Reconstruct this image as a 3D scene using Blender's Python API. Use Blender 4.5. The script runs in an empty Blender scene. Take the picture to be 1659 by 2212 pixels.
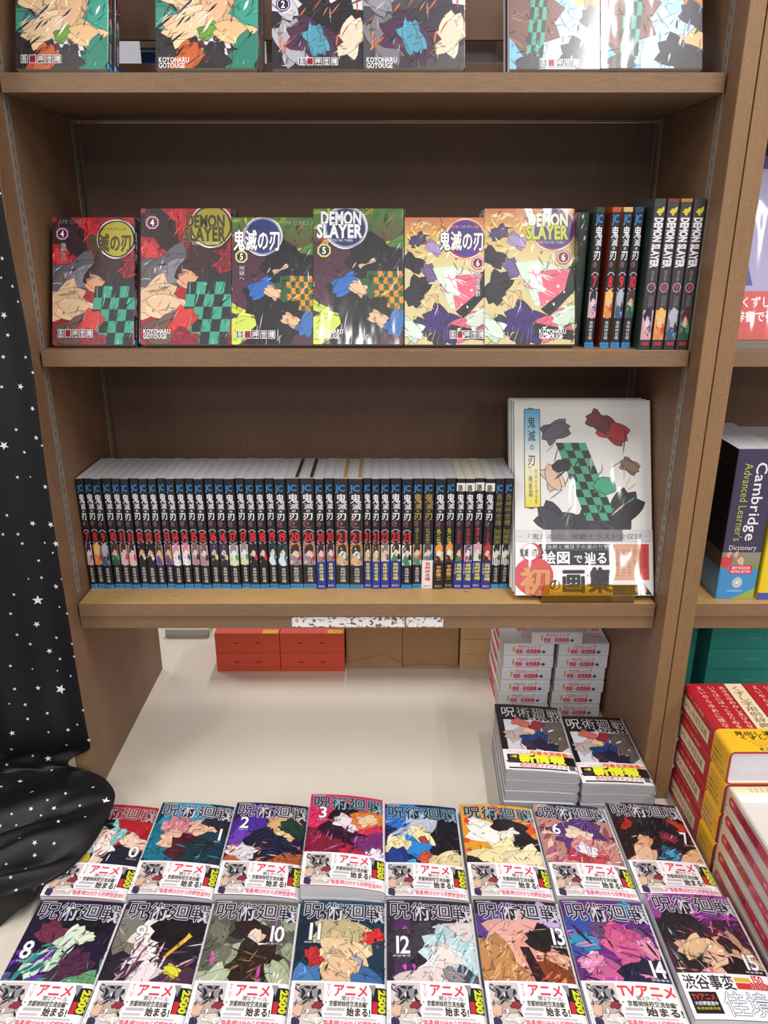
import bpy, math, random
from mathutils import Matrix, Vector
random.seed(7)
SC = bpy.context.scene
COL = SC.collection
# ---------------------------------------------------------------- camera
CY, CZ, TILT, FPX = -1.0587, 1.496, 19.8, 1661.0
cd = bpy.data.cameras.new('camera'); cam = bpy.data.objects.new('camera', cd); COL.objects.link(cam)
cd.sensor_fit = 'VERTICAL'; cd.sensor_height = 36.0; cd.lens = 36.0 * FPX / 2212.0; cd.clip_start = 0.02
cam.location = (0, CY, CZ); cam.rotation_euler = (math.radians(90 - TILT), 0, 0)
SC.camera = cam
# ---------------------------------------------------------------- world, lamps, exposure
W = bpy.data.worlds.new('world'); SC.world = W; W.use_nodes = True
W.node_tree.nodes['Background'].inputs[0].default_value = (0.95, 0.93, 1.0, 1)
W.node_tree.nodes['Background'].inputs[1].default_value = 0.58
def lamp(x, y, sx, sy, power, z=2.74):
    l = bpy.data.lights.new('ceiling_lamp', 'AREA'); l.shape = 'RECTANGLE'; l.size = sx; l.size_y = sy; l.energy = power
    l.color = (1.0, 0.97, 0.95)
    o = bpy.data.objects.new('ceiling_lamp', l); COL.objects.link(o); o.location = (x, y, z)
for lx in (-1.95, -.12, 1.72):                    # fluorescent tubes running away from the shelves
    lamp(lx + .70, -.72, .06, 1.1, 27)
    lamp(lx, -2.62, .10, 1.2, 30)
    lamp(lx, -4.7, .10, 1.2, 30)
    lamp(lx, 1.6, .10, 1.2, 30)
SC.view_settings.view_transform = 'Standard'; SC.view_settings.look = 'None'
SC.view_settings.gamma = 1.0; SC.view_settings.use_curve_mapping = False
SC.view_settings.exposure = -0.28

# ---------------------------------------------------------------- helpers
def lin(c):
    if isinstance(c, str):
        c = c.lstrip('#')
        if len(c) == 3: c = ''.join(k * 2 for k in c)
        c = [int(c[i:i + 2], 16) / 255 for i in (0, 2, 4)]
        return tuple(k / 12.92 if k <= .04045 else ((k + .055) / 1.055) ** 2.4 for k in c) + (1.0,)
    return tuple(c) + (1.0,) if len(c) == 3 else tuple(c)
def tag(o, label=None, cat=None, group=None, kind=None):
    if label: o['label'] = label
    if cat: o['category'] = cat
    if group: o['group'] = group
    if kind: o['kind'] = kind
    return o
def thing(name, label, cat, M, group=None):
    o = bpy.data.objects.new(name, None); COL.objects.link(o); o.empty_display_size = .02
    o.matrix_world = M if isinstance(M, Matrix) else Matrix.Translation(M)
    return tag(o, label, cat, group)
class MB:
    """collects polygons with one colour each, links them as ONE mesh"""
    def __init__(s): s.v = []; s.f = []; s.c = []
    def face(s, pts, col=(1, 1, 1, 1)):
        n = len(s.v); s.v.extend(pts); s.f.append(tuple(range(n, n + len(pts)))); s.c.append(col)
    def grid(s, rows, col=(1, 1, 1, 1)):
        n = len(s.v); m = len(rows[0])
        for r in rows: s.v.extend(r)
        for i in range(len(rows) - 1):
            for j in range(m - 1):
                a = n + i * m + j; s.f.append((a, a + 1, a + m + 1, a + m)); s.c.append(col)
    def box(s, x0, y0, z0, x1, y1, z1, col=(1, 1, 1, 1), b=0.0):
        if b <= 0:
            n = len(s.v)
            s.v += [(x0, y0, z0), (x1, y0, z0), (x1, y1, z0), (x0, y1, z0), (x0, y0, z1), (x1, y0, z1), (x1, y1, z1), (x0, y1, z1)]
            for q in ((0, 3, 2, 1), (4, 5, 6, 7), (0, 1, 5, 4), (1, 2, 6, 5), (2, 3, 7, 6), (3, 0, 4, 7)):
                s.f.append(tuple(n + k for k in q)); s.c.append(col)
            return
        lo = (x0, y0, z0); hi = (x1, y1, z1)          # chamfered box: 24 corner points
        def P(ix, iy, iz, ax):
            p = []
            for k, i in enumerate((ix, iy, iz)):
                e = hi[k] if i else lo[k]
                if k != ax: e += -b if i else b
                p.append(e)
            return tuple(p)
        for ax in range(3):
            o1, o2 = [k for k in range(3) if k != ax]
            for side in (0, 1):
                q = []
                for a, c in ((0, 0), (1, 0), (1, 1), (0, 1)):
                    idx = [0, 0, 0]; idx[ax] = side; idx[o1] = a; idx[o2] = c; q.append(P(*idx, ax))
                s.face(q if (side ^ (ax == 1)) else q[::-1], col)
        for ax in range(3):                            # edges along ax
            o1, o2 = [k for k in range(3) if k != ax]
            for a in (0, 1):
                for c in (0, 1):
                    i0 = [0, 0, 0]; i0[o1] = a; i0[o2] = c; i1 = list(i0); i1[ax] = 1
                    s.face([P(*i0, o1), P(*i1, o1), P(*i1, o2), P(*i0, o2)], col)
        for i in range(8):
            idx = (i & 1, i >> 1 & 1, i >> 2 & 1); s.face([P(*idx, 0), P(*idx, 1), P(*idx, 2)], col)
    def tube(s, pts, r, col=(1, 1, 1, 1), n=6):
        rows = []
        for i, p in enumerate(pts):
            p = Vector(p); d = (Vector(pts[min(i + 1, len(pts) - 1)]) - Vector(pts[max(i - 1, 0)])).normalized()
            a = d.orthogonal().normalized(); b = d.cross(a)
            rows.append([tuple(p + a * math.cos(k * 2 * math.pi / n) * r + b * math.sin(k * 2 * math.pi / n) * r) for k in range(n + 1)])
        s.grid(rows, col)
    def build(s, name, mat, parent=None, smooth=False):
        me = bpy.data.meshes.new(name); me.from_pydata(s.v, [], s.f)
        ca = me.color_attributes.new('Col', 'FLOAT_COLOR', 'CORNER')
        buf = []
        for f, c in zip(s.f, s.c): buf.extend(c * len(f))
        ca.data.foreach_set('color', buf)
        if smooth: me.polygons.foreach_set('use_smooth', [True] * len(me.polygons))
        me.update(); me.materials.append(mat)
        o = bpy.data.objects.new(name, me); COL.objects.link(o)
        if parent: o.parent = parent
        return o
# ---------------------------------------------------------------- materials
def mat(name, base=None, rough=.5, coat=0, spec=.5, attr=False, noise=None, bump=None, metal=0, coat_rough=.05, trans=0, coatbump=None, mixc=None):
    m = bpy.data.materials.new(name); m.use_nodes = True; nt = m.node_tree; N = nt.nodes; L = nt.links
    p = N['Principled BSDF']; p.inputs['Roughness'].default_value = rough; p.inputs['Metallic'].default_value = metal
    p.inputs['Specular IOR Level'].default_value = spec
    p.inputs['Coat Weight'].default_value = coat; p.inputs['Coat Roughness'].default_value = coat_rough
    p.inputs['Transmission Weight'].default_value = trans
    tc = N.new('ShaderNodeTexCoord')
    def nz(scale, stretch, detail=4):
        mp = N.new('ShaderNodeMapping'); mp.inputs['Scale'].default_value = stretch; L.new(tc.outputs['Object'], mp.inputs[0])
        n = N.new('ShaderNodeTexNoise'); n.inputs['Scale'].default_value = scale; n.inputs['Detail'].default_value = detail
        L.new(mp.outputs[0], n.inputs[0]); return n.outputs['Fac']
    if attr:
        a = N.new('ShaderNodeAttribute'); a.attribute_name = 'Col'; src = a.outputs['Color']
    else:
        r = N.new('ShaderNodeRGB'); r.outputs[0].default_value = lin(base); src = r.outputs[0]
    if noise:                                   # (scale, stretch, low, high) multiplies the colour
        for sc, st, lo, hi in noise:
            mr = N.new('ShaderNodeMapRange'); mr.inputs[1].default_value = .3; mr.inputs[2].default_value = .7
            mr.inputs[3].default_value = lo; mr.inputs[4].default_value = hi
            L.new(nz(sc, st), mr.inputs[0])
            mx = N.new('ShaderNodeMix'); mx.data_type = 'RGBA'; mx.blend_type = 'MULTIPLY'; mx.inputs[0].default_value = 1
            L.new(src, mx.inputs[6]); L.new(mr.outputs[0], mx.inputs[7]); src = mx.outputs[2]
    if mixc:                                    # (colour, scale, stretch, lo, hi): wear or stains showing another colour
        for c, sc, st, lo, hi in mixc:
            mr = N.new('ShaderNodeMapRange'); mr.inputs[1].default_value = lo; mr.inputs[2].default_value = hi
            L.new(nz(sc, st, 6), mr.inputs[0])
            mx = N.new('ShaderNodeMix'); mx.data_type = 'RGBA'; L.new(mr.outputs[0], mx.inputs[0])
            L.new(src, mx.inputs[6]); mx.inputs[7].default_value = lin(c); src = mx.outputs[2]
    L.new(src, p.inputs['Base Color'])
    if bump:
        b = N.new('ShaderNodeBump'); b.inputs['Strength'].default_value = bump[2]; b.inputs['Distance'].default_value = .002
        L.new(nz(bump[0], bump[1]), b.inputs['Height']); L.new(b.outputs[0], p.inputs['Normal'])
    if coatbump:
        b = N.new('ShaderNodeBump'); b.inputs['Strength'].default_value = coatbump[2]; b.inputs['Distance'].default_value = .01
        L.new(nz(coatbump[0], coatbump[1], 2), b.inputs['Height']); L.new(b.outputs[0], p.inputs['Coat Normal'])
    return m
M_WOOD = mat('brown_wood_board', '#7a5c42', .5, noise=[(14, (1, 1, .25), .82, 1.12), (260, (1, 1, .2), .88, 1.08)],
             mixc=[('#c8a070', 420, (1, 1, 1), .66, .74)], bump=(300, (1, 1, .2), .15), spec=.45)
M_SHELF = mat('shelf_board_veneer', '#86684c', .5, noise=[(9, (.3, 1, 1), .85, 1.1), (300, (.15, 1, 1), .9, 1.06)],
              mixc=[('#c8a070', 380, (1, 1, 1), .68, .75)], bump=(300, (.2, 1, 1), .12))
M_SHELF_LOW = mat('worn_yellow_shelf_board', '#b8935c', .42, noise=[(7, (.4, 1, 1), .8, 1.08), (200, (.3, 1, 1), .9, 1.05)],
                  mixc=[('#54402c', 60, (1, 1, 1), .70, .76)])
M_BACK = mat('dark_back_board', '#6c503e', .6, noise=[(5, (1, 1, .3), .88, 1.08), (260, (1, 1, .1), .9, 1.06)])
M_EDGE = mat('panel_edge_band', '#8c6a48', .5, noise=[(10, (1, 1, .3), .85, 1.1), (300, (1, 1, .3), .92, 1.06)], mixc=[('#caa87c', 500, (1, 1, 1), .66, .74)])
M_METAL = mat('painted_steel_strip', '#8c8378', .45, metal=.25)
M_DARK = mat('slot_shade_colour', '#171312', .8)  # near-black colour standing in for the shade inside the strip holes
M_WHITE = mat('glossy_white_laminate', '#dcd4c6', .16, noise=[(3, (1, .4, 1), .95, 1.02)], bump=(6, (1, 1, 1), .02), spec=.5)
M_PRINT = mat('gloss_printed_cover', attr=True, rough=.38, coat=.35, coat_rough=.12)
M_WRAP = mat('shrink_wrapped_cover', attr=True, rough=.4, coat=.8, coat_rough=.09, coatbump=(26, (1, .4, 1), .16))
M_WRAP2 = mat('film_wrapped_cover', attr=True, rough=.45, coat=1.0, coat_rough=.06, coatbump=(11, (1.3, .45, 1), .6))
M_MATTE = mat('matte_printed_paper', attr=True, rough=.6, coat=0, spec=.35)
M_PAGES = mat('page_edges', attr=True, rough=.8, noise=[(1, (3, 3, 1300), .72, 1.1)], bump=(1, (2, 2, 1500), .4), spec=.2)
M_CARD = mat('cardboard', '#a8835c', .8, noise=[(30, (1, 1, .3), .92, 1.05)], bump=(200, (1, 1, .2), .1))
M_CLOTH = mat('black_cloth', '#09080c', .5, spec=.4, noise=[(800, (1, 1, 1), .7, 1.3)], bump=(900, (1, 1, 1), .1))
M_STAR = mat('silver_star_print', '#d8d8e2', .4)
M_ACRYL = mat('amber_acrylic', '#e6b820', .06, trans=.93)
M_FLOOR = mat('shop_floor', '#8f8a80', .4, noise=[(4, (1, 1, 1), .9, 1.05)])
M_CEIL = mat('ceiling_board', '#d8d8d4', .9)
# ---------------------------------------------------------------- glyphs and flat print
_cu = bpy.data.curves.new('glyph', 'FONT'); _cu.resolution_u = 2
_go = bpy.data.objects.new('glyph', _cu); COL.objects.link(_go)
GL = {}
def glyph(ch, off):
    k = (ch, off)
    if k not in GL:
        _cu.offset = off; _cu.body = ch
        dg = bpy.context.evaluated_depsgraph_get(); dg.update()
        e = _go.evaluated_get(dg); m = e.to_mesh()
        GL[k] = ([(v.co.x, v.co.y) for v in m.vertices], [tuple(p.vertices) for p in m.polygons]); e.to_mesh_clear()
    return GL[k]
def adv(ch):
    if ch == ' ': return .32
    if ord(ch) > 0x2000: return 1.0
    g = glyph(ch, 0)[0]
    return max(p[0] for p in g) + .05 if g else .3
def clip(poly, ax, val, keep_gt):
    out = []; n = len(poly)
    for i in range(n):
        a = poly[i]; b = poly[(i + 1) % n]
        da = (a[ax] - val) if keep_gt else (val - a[ax]); db = (b[ax] - val) if keep_gt else (val - b[ax])
        if da >= 0: out.append(a)
        if (da > 0 > db) or (da < 0 < db):
            t = da / (da - db); out.append((a[0] + (b[0] - a[0]) * t, a[1] + (b[1] - a[1]) * t))
    return out
STEP = 3e-6
class Print:
    """flat print on a w x h metre rectangle; shapes are given in 0..100, x from the left, y from the top"""
    def __init__(s, w, h, base=None, cuts=None):
        s.w = w; s.h = h; s.cuts = cuts or [0, w]; s.items = []; s.L = 0; s.rnd = random.Random(11)
        if base: s.R(0, 0, 100, 100, base)
    def X(s, x): return x * s.w / 100
    def Y(s, y): return s.h - y * s.h / 100
    def poly(s, pts, c, layer=None):
        c = lin(c); s.L += 1; p = [(s.X(x), s.Y(y)) for x, y in pts]
        for ax, v, g in ((0, 0, True), (0, s.w, False), (1, 0, True), (1, s.h, False)):
            p = clip(p, ax, v, g)
            if len(p) < 3: return s
        s.items.append((p, None, c, s.L)); return s
    def R(s, x0, y0, x1, y1, c): return s.poly([(x0, y0), (x0, y1), (x1, y1), (x1, y0)], c)
    def B(s, cx, cy, rx, ry, c, rough=.18, rot=0, n=None, rim=None):
        a = math.radians(rot); pts = []; k = s.h / s.w; n = n or 26
        if s.art and rx <= 34 and rough > .08 and rx > 3: return s.petals(cx, cy, rx, ry, c)
        ph = [s.rnd.uniform(0, 6.28) for _ in range(4)]
        f = lambda t: 1 + rough * (.55 * math.sin(2 * t + ph[0]) + .5 * math.sin(3 * t + ph[1]) + .4 * math.sin(5 * t + ph[2]) + .3 * math.sin(8 * t + ph[3]))
        def ring(g):
            out = []
            for i in range(n):
                t = -i * 2 * math.pi / n; r = f(t); x = math.cos(t) * (rx * r + g); y = math.sin(t) * (ry * k * r + g)
                out.append((cx + x * math.cos(a) - y * math.sin(a), cy + (x * math.sin(a) + y * math.cos(a)) / k))
            return out
        if rough > .08 and s.w > .05 and rx > 3 and s.ink:
            q = lin(c); s.poly(ring(.55), tuple(v * .16 for v in q[:3]) + (1,))
        return s.poly(ring(0), c)
    ink = True; art = False
    def petals(s, cx, cy, rx, ry, c):
        """three pointed strokes fanning from one root: plain ornament covering about the same area"""
        k = s.h / s.w; g = math.sqrt(rx * ry * k); Lh = g * 1.5; Wd = g * .62; base = s.rnd.choice((25, 60, 115, 150, 205, 330)); q = lin(c)
        for da, m in ((-34, .86), (34, 1.12), (0, 1.0)):
            a = math.radians(base + da); ca, sa = math.cos(a), -math.sin(a); bend = s.rnd.uniform(-.25, .25) * Lh
            def pt(t, side, grow):
                w = side * (Wd * (1 - t * t) ** .75 + grow); u = t * (Lh + grow); v = w + bend * (t * t - .4)
                return (cx + u * ca - v * sa, cy + (u * sa + v * ca) / k)
            for grow, col in ((.45, tuple(v * .2 for v in q[:3]) + (1,)), (0, tuple(min(1, v * m) for v in q[:3]) + (1,))):
                s.poly([pt(-1 + i / 5, 1, grow) for i in range(11)] + [pt(1 - i / 5, -1, grow) for i in range(1, 10)], col)
        return s
    def detail(s, n, size=1.0, seed=3, y1=100):
        """brush marks a little lighter or darker than what they lie on"""
        its = [(min(x for x, _ in p), max(x for x, _ in p), min(y for _, y in p), max(y for _, y in p), p, c) for p, F, c, L in s.items if F is None and len(p) > 2]
        rd = random.Random(seed)
        def at(x, y):
            for x0, x1, y0, y1_, p, c in reversed(its):
                if x0 <= x <= x1 and y0 <= y <= y1_:
                    ins = False; j = len(p) - 1
                    for i in range(len(p)):
                        if (p[i][1] > y) != (p[j][1] > y) and x < (p[j][0] - p[i][0]) * (y - p[i][1]) / (p[j][1] - p[i][1]) + p[i][0]: ins = not ins
                        j = i
                    if ins: return c
            return None
        pend = []
        for _ in range(n):
            X = rd.uniform(1, 99); Y = rd.uniform(1, y1 - 1); c = at(s.X(X), s.Y(Y))
            if c is None: continue
            g = rd.choice((.35, .5, .65, 1.3, 1.6, 2.0)); o = rd.uniform(0, .03)
            pend.append((X, Y, tuple(min(1, v * g + (o if g > 1 else 0)) for v in c[:3]) + (1,)))
        for X, Y, c in pend:
            s.S(1, X, Y, X, Y, rd.uniform(5, 15) * size, rd.uniform(.8, 2.4) * size, rd.choice((35, 60, 75, 120, 10)), [c], 20)
            s.L -= 1 if rd.random() < .5 else 0
        return s
    def S(s, n, x0, y0, x1, y1, ln, wd, ang, cols, jit=15):
        k = s.h / s.w
        for i in range(n):
            x = s.rnd.uniform(x0, x1); y = s.rnd.uniform(y0, y1); a = math.radians(ang + s.rnd.uniform(-jit, jit))
            l = ln * s.rnd.uniform(.5, 1.2) / 2; w = wd * s.rnd.uniform(.5, 1.3) / 2
            dx, dy = math.cos(a), -math.sin(a)
            P = lambda u, v: (x + dx * u - dy * v, y + (dy * u + dx * v) / k)
            s.poly([P(-l, 0), P(-l * .3, w), P(l * .4, w * .8), P(l, 0), P(l * .3, -w), P(-l * .4, -w * .8)], cols[i % len(cols)])
        return s
    def K(s, x0, y0, x1, y1, nx, ny, c1, c2, sk=0):
        dx = (x1 - x0) / nx; dy = (y1 - y0) / ny
        for i in range(nx):
            for j in range(ny):
                a = x0 + i * dx; b = y0 + j * dy; o = sk * (j / ny); o2 = sk * ((j + 1) / ny)
                s.poly([(a + o, b), (a + o2, b + dy), (a + dx + o2, b + dy), (a + dx + o, b)], c1 if (i + j) % 2 else c2); s.L -= 1
        s.L += 1
        return s
    def G(s, x0, y0, x1, y1, cols, n=12):
        cs = [lin(c) for c in cols]
        for i in range(n):
            t = i / (n - 1) * (len(cs) - 1); k = min(int(t), len(cs) - 2); t -= k
            c = tuple(cs[k][q] * (1 - t) + cs[k + 1][q] * t for q in range(4))
            s.R(x0, y0 + (y1 - y0) * i / n, x1, y0 + (y1 - y0) * (i + 1) / n + .01, c); s.L -= 1
        s.L += 1
        return s
    def T(s, txt, x0, y0, x1, y1, c, off=0, oc=None, ow=.04, vert=False, rot=None, slant=0):
        """fits txt into the box; vert stacks the glyphs, rot 'cw' or 'ccw' turns the line"""
        if oc: s._T(txt, x0, y0, x1, y1, oc, ow + off, vert, rot, slant)
        return s._T(txt, x0, y0, x1, y1, c, off, vert, rot, slant)
    def _T(s, txt, x0, y0, x1, y1, c, off, vert, rot, slant):
        if off >= .012 and any(ord(k) > 0x2000 for k in txt):     # bold by small shifts: the font offset breaks dense characters
            m = (abs(s.X(x1) - s.X(x0)) / (1 if vert else len(txt))) * 100 / s.w * off; mv = (abs(s.Y(y1) - s.Y(y0)) / (len(txt) if vert else 1)) * 100 / s.h * off
            if rot: m, mv = abs(x1 - x0) * off, abs(y1 - y0) / len(txt) * off
            k_ = .72
            sh = ((m, 0), (-m, 0), (0, mv), (0, -mv)) + (((m * k_, mv * k_), (-m * k_, mv * k_), (m * k_, -mv * k_), (-m * k_, -mv * k_)) if off >= .035 else ())
            for dx, dy in sh: s.L -= .6; s._T(txt, x0 + dx, y0 + dy, x1 + dx, y1 + dy, c, 0, vert, rot, slant)
            return s
        c = lin(c); s.L += 1
        X0, X1, Y0, Y1 = s.X(x0), s.X(x1), s.Y(y1), s.Y(y0)
        cjk = any(ord(k) > 0x2000 for k in txt); low = any(k in 'gjpqy' for k in txt)
        gy0, gy1 = (-.08, .85) if cjk else ((-.22, .72) if low else (-.01, .69))
        if vert:
            n = len(txt); ch_h = (Y1 - Y0) / n
            for i, ch in enumerate(txt):
                if ch == ' ': continue
                V, F = glyph(ch, off); yb = Y1 - (i + 1) * ch_h
                wA = 1.0 if ord(ch) > 0x2000 else adv(ch)
                vv = [(X0 + (X1 - X0) * (gx / wA), yb + ch_h * (.04 + .92 * (gy - gy0) / (gy1 - gy0))) for gx, gy in V]
                s.items.append((vv, F, c, s.L))
            return s
        tot = sum(adv(k) for k in txt); x = 0
        for ch in txt:
            if ch != ' ':
                V, F = glyph(ch, off); vv = []
                for gx, gy in V:
                    u = (x + gx) / tot; v = (gy - gy0) / (gy1 - gy0)
                    if slant: u += slant * (v - .5)
                    if rot == 'cw': vv.append((X0 + (X1 - X0) * v, Y1 - (Y1 - Y0) * u))
                    elif rot == 'ccw': vv.append((X1 - (X1 - X0) * v, Y0 + (Y1 - Y0) * u))
                    else: vv.append((X0 + (X1 - X0) * u, Y0 + (Y1 - Y0) * v))
                s.items.append((vv, F, c, s.L))
            x += adv(ch)
        return s
    def put(s, mb, f, base=3e-5, cuts=None):
        """f(x, y, lift) gives the 3-D point of print position x, y (metres) lifted off the surface; cuts = folds of that surface"""
        cuts = cuts or [-1, 9]
        def strips(p, c, e):
            x0 = min(q[0] for q in p); x1 = max(q[0] for q in p)
            if not any(x0 + 1e-7 < k < x1 - 1e-7 for k in cuts): mb.face([f(x, y, e) for x, y in p], c); return
            for a, b in zip([-1] + cuts, cuts + [9]):
                if b <= x0 or a >= x1: continue
                q = clip(clip(p, 0, a, True), 0, b, False)
                if len(q) >= 3: mb.face([f(x, y, e) for x, y in q], c)
        for p, F, c, L in s.items:
            e = base + L * STEP
            if F is None: strips(p, c, e)
            else:
                x0 = min(q[0] for q in p); x1 = max(q[0] for q in p)
                if not any(x0 < k < x1 for k in cuts):
                    n = len(mb.v); mb.v.extend(f(x, y, e) for x, y in p)
                    for q in F: mb.f.append(tuple(n + k for k in q)); mb.c.append(c)
                else:
                    for q in F: strips([p[k] for k in q], c, e)
def flat(origin, ux, uy, un):
    o = Vector(origin); ux = Vector(ux); uy = Vector(uy); un = Vector(un)
    return lambda x, y, e: tuple(o + ux * x + uy * y + un * e)
# ---------------------------------------------------------------- books
def cuts_for(w, r, n=9):
    c = [w * i / n for i in range(n)] + [w - r * k for k in (1, .7, .45, .22, .08, 0)]
    return sorted(set(round(x, 6) for x in c if 0 <= x <= w))
def book(name, label, cat, group, w, h, t, M, front=None, spine=None, band=None, band_spine=None, band_h=None,
         shell='#fff', back=None, m=None, k=0.0, z0=0.0, r=.0012, left=False, page='#d8d8d8', bandcol='#f4f0f2', hard=False, bandm=None, n=9):
    """lies on its back: x across, y up the cover, z through the pages; spine at x = w (x = 0 when left)"""
    T = thing(name, label, cat, M, group); m = m or M_PRINT; th = .0020 if hard else .0004; r = min(r, t * .48)
    D = (lambda x, z: z + (z0 + z) * k * (1 - max(0, min(1, x / w)) ** 2.3))
    mx = (lambda x: w - x) if left else (lambda x: x)
    def top(x):
        q = x - (w - r); return t if q <= 0 else t - r + math.sqrt(max(0, r * r - q * q))
    def side(z):
        if z > t - r: return w - r + math.sqrt(max(0, r * r - (z - t + r) ** 2))
        if z < r: return w - r + math.sqrt(max(0, r * r - (r - z) ** 2))
        return w
    ov = .003 if hard else 0.0
    def section(d):       # d = inset
        P = [(x, t - d) for x in [w * i / n for i in range(n) if w * i / n < w - r - 1e-5]]
        rr = max(r - d, 1e-4)
        for a in (0, 22, 45, 67, 90): A = math.radians(a); P.append((w - r + math.sin(A) * rr, t - r + math.cos(A) * rr))
        for a in (0, 22, 45, 67, 90): A = math.radians(a); P.append((w - r + math.cos(A) * rr, r - math.sin(A) * rr))
        P += [(x, d) for x in [w * i / n for i in range(n - 1, -1, -1) if w * i / n < w - r - 1e-5]]
        return P
    sh = lin(shell); mb = MB(); O = section(0); I = section(th)
    pt = lambda p, y: (mx(p[0]), y, D(p[0], p[1]))
    mb.grid([[pt(p, 0) for p in O], [pt(p, h) for p in O]], sh)
    mb.grid([[pt(p, h) for p in I], [pt(p, 0) for p in I]], lin('#e8e6e4'))
    for y in (0, h): mb.grid([[pt(p, y) for p in O], [pt(p, y) for p in I]], lin('#e8e6e4') if not hard else sh)
    for q in (0, -1): mb.face([pt(O[q], 0), pt(O[q], h), pt(I[q], h), pt(I[q], 0)], sh)
    def pl(nodes, x):                                   # straight between the folds of the shell, like its faces
        for (a_, za_), (b_, zb_) in zip(nodes[:-1], nodes[1:]):
            if x <= b_ + 1e-9: u_ = (x - a_) / (b_ - a_) if b_ > a_ else 0; return za_ + (zb_ - za_) * u_
        return nodes[-1][1]
    topn = [(p[0], D(p[0], p[1])) for p in O[:len([q for q in O if q[1] > t - r - 1e-9])]]
    arc = [math.sin(math.radians(A)) for A in (0, 22, 45, 67, 90)]
    siden = sorted([(r - r * q, w - r + r * math.cos(math.asin(q))) for q in arc] + [(t - r + r * q, w - r + r * math.cos(math.asin(q))) for q in arc])
    cF = [p[0] for p in topn]; cF = sorted(w - q for q in cF) if left else cF
    cS = [q[0] for q in siden]; cS = cS if left else sorted(t - q for q in cS)
    fF = lambda x, y, e: (x, y, pl(topn, mx(x)) + e)
    def fS(x, y, e):
        z = (x if left else t - x); z = max(0, min(t, z)); X = pl(siden, z)
        return (mx(X + e), y, D(X, z))
    if front: front.put(mb, fF, cuts=cF)
    if spine: spine.put(mb, fS, cuts=cS)
    mb.build('cover', m, T)
    pb = MB(); pc = lin(page); iy = ov; ix = .0006 + ov
    xs = [ix + (w - ix - .0015) * i / n for i in range(n + 1)]
    za, zb = th * 1.1, t - th * 1.1
    for y, rev in ((iy, False), (h - iy, True)):
        pb.grid([[(mx(x), y, D(x, za)) for x in xs], [(mx(x), y, D(x, zb)) for x in xs]], pc)
    pb.grid([[(mx(x), iy, D(x, zb)) for x in xs], [(mx(x), h - iy, D(x, zb)) for x in xs]], pc)
    pb.grid([[(mx(x), h - iy, D(x, za)) for x in xs], [(mx(x), iy, D(x, za)) for x in xs]], pc)
    pb.face([(mx(ix), iy, D(ix, za)), (mx(ix), iy, D(ix, zb)), (mx(ix), h - iy, D(ix, zb)), (mx(ix), h - iy, D(ix, za))], pc)
    pb.build('page_block', M_PAGES, T)
    if band or band_spine:
        bb = MB(); b0 = .0010 if front else .0008; bc = lin(bandcol)
        S2 = [p for p in section(-b0) if p[1] > 0]
        bb.grid([[pt(p, 0) for p in S2], [pt(p, band_h) for p in S2]], bc)
        tb = [(p[0], D(p[0], p[1])) for p in S2 if p[1] > t - r - 1e-9]; sb = sorted((p[1], p[0]) for p in S2 if p[0] >= w - r - 1e-9)
        cb = [q[0] for q in tb]; cb = sorted(w - q for q in cb) if left else cb
        cz = [q[0] for q in sb]; cz = cz if left else sorted(t - q for q in cz)
        def gS(x, y, e):
            z = (x if left else t - x); X = pl(sb, z); return (mx(X + e), y, D(X, z))
        if band: band.put(bb, lambda x, y, e: (x, y, pl(tb, mx(x)) + e), cuts=cb)
        if band_spine: band_spine.put(bb, gS, cuts=cz)
        bb.build('paper_band', bandm or m, T)
    return T
def frame(o, ux, uy):
    ux = Vector(ux).normalized(); uy = Vector(uy).normalized(); uz = ux.cross(uy)
    return Matrix(((ux.x, uy.x, uz.x, o[0]), (ux.y, uy.y, uz.y, o[1]), (ux.z, uy.z, uz.z, o[2]), (0, 0, 0, 1)))
def M_face(x, y, z, lean, rz=0):                 # face out, leaning back
    a = math.radians(lean); M = frame((x, y, z), (1, 0, 0), (0, math.sin(a), math.cos(a)))
    return Matrix.Translation((x, y, z)) @ Matrix.Rotation(math.radians(rz), 4, 'Z') @ Matrix.Translation((-x, -y, -z)) @ M if rz else M
def M_spine(xr, yfront, w, z, rz=0):             # upright, spine to the front; xr = right side
    M = frame((0, w, 0), (0, -1, 0), (0, 0, 1))
    return Matrix.Translation((xr, yfront, z + .0003)) @ Matrix.Rotation(math.radians(rz), 4, 'Z') @ M
def M_flat(x, y, z, rz=0): return Matrix.Translation((x, y, z)) @ Matrix.Rotation(math.radians(rz), 4, 'Z')
def M_tospine(x0, yfront, w, z, rz=0):           # lying flat, spine to the front, head to the right
    return Matrix.Translation((x0, yfront, z)) @ Matrix.Rotation(math.radians(rz), 4, 'Z') @ frame((0, w, 0), (0, -1, 0), (1, 0, 0))
# ================================================================ THE PLACE
PZ, S3, S2, S1 = .630, .9664, 1.3485, 1.682      # platform and shelf tops
XL, XR, SEAM, XN = -.470, .418, .4385, .4625     # inner faces of the bay, seam to the next unit
YP, YB = -.035, .252                             # panel front, back board
ST = .022
fl = MB(); fl.grid([[(-4, -4, 0), (4, -4, 0)], [(-4, 4, 0), (4, 4, 0)]]); tag(fl.build('floor', M_FLOOR), kind='structure')
ce = MB(); ce.box(-4, -4, 2.76, 4, 4, 2.82); tag(ce.build('ceiling', M_CEIL), kind='structure')
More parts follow.
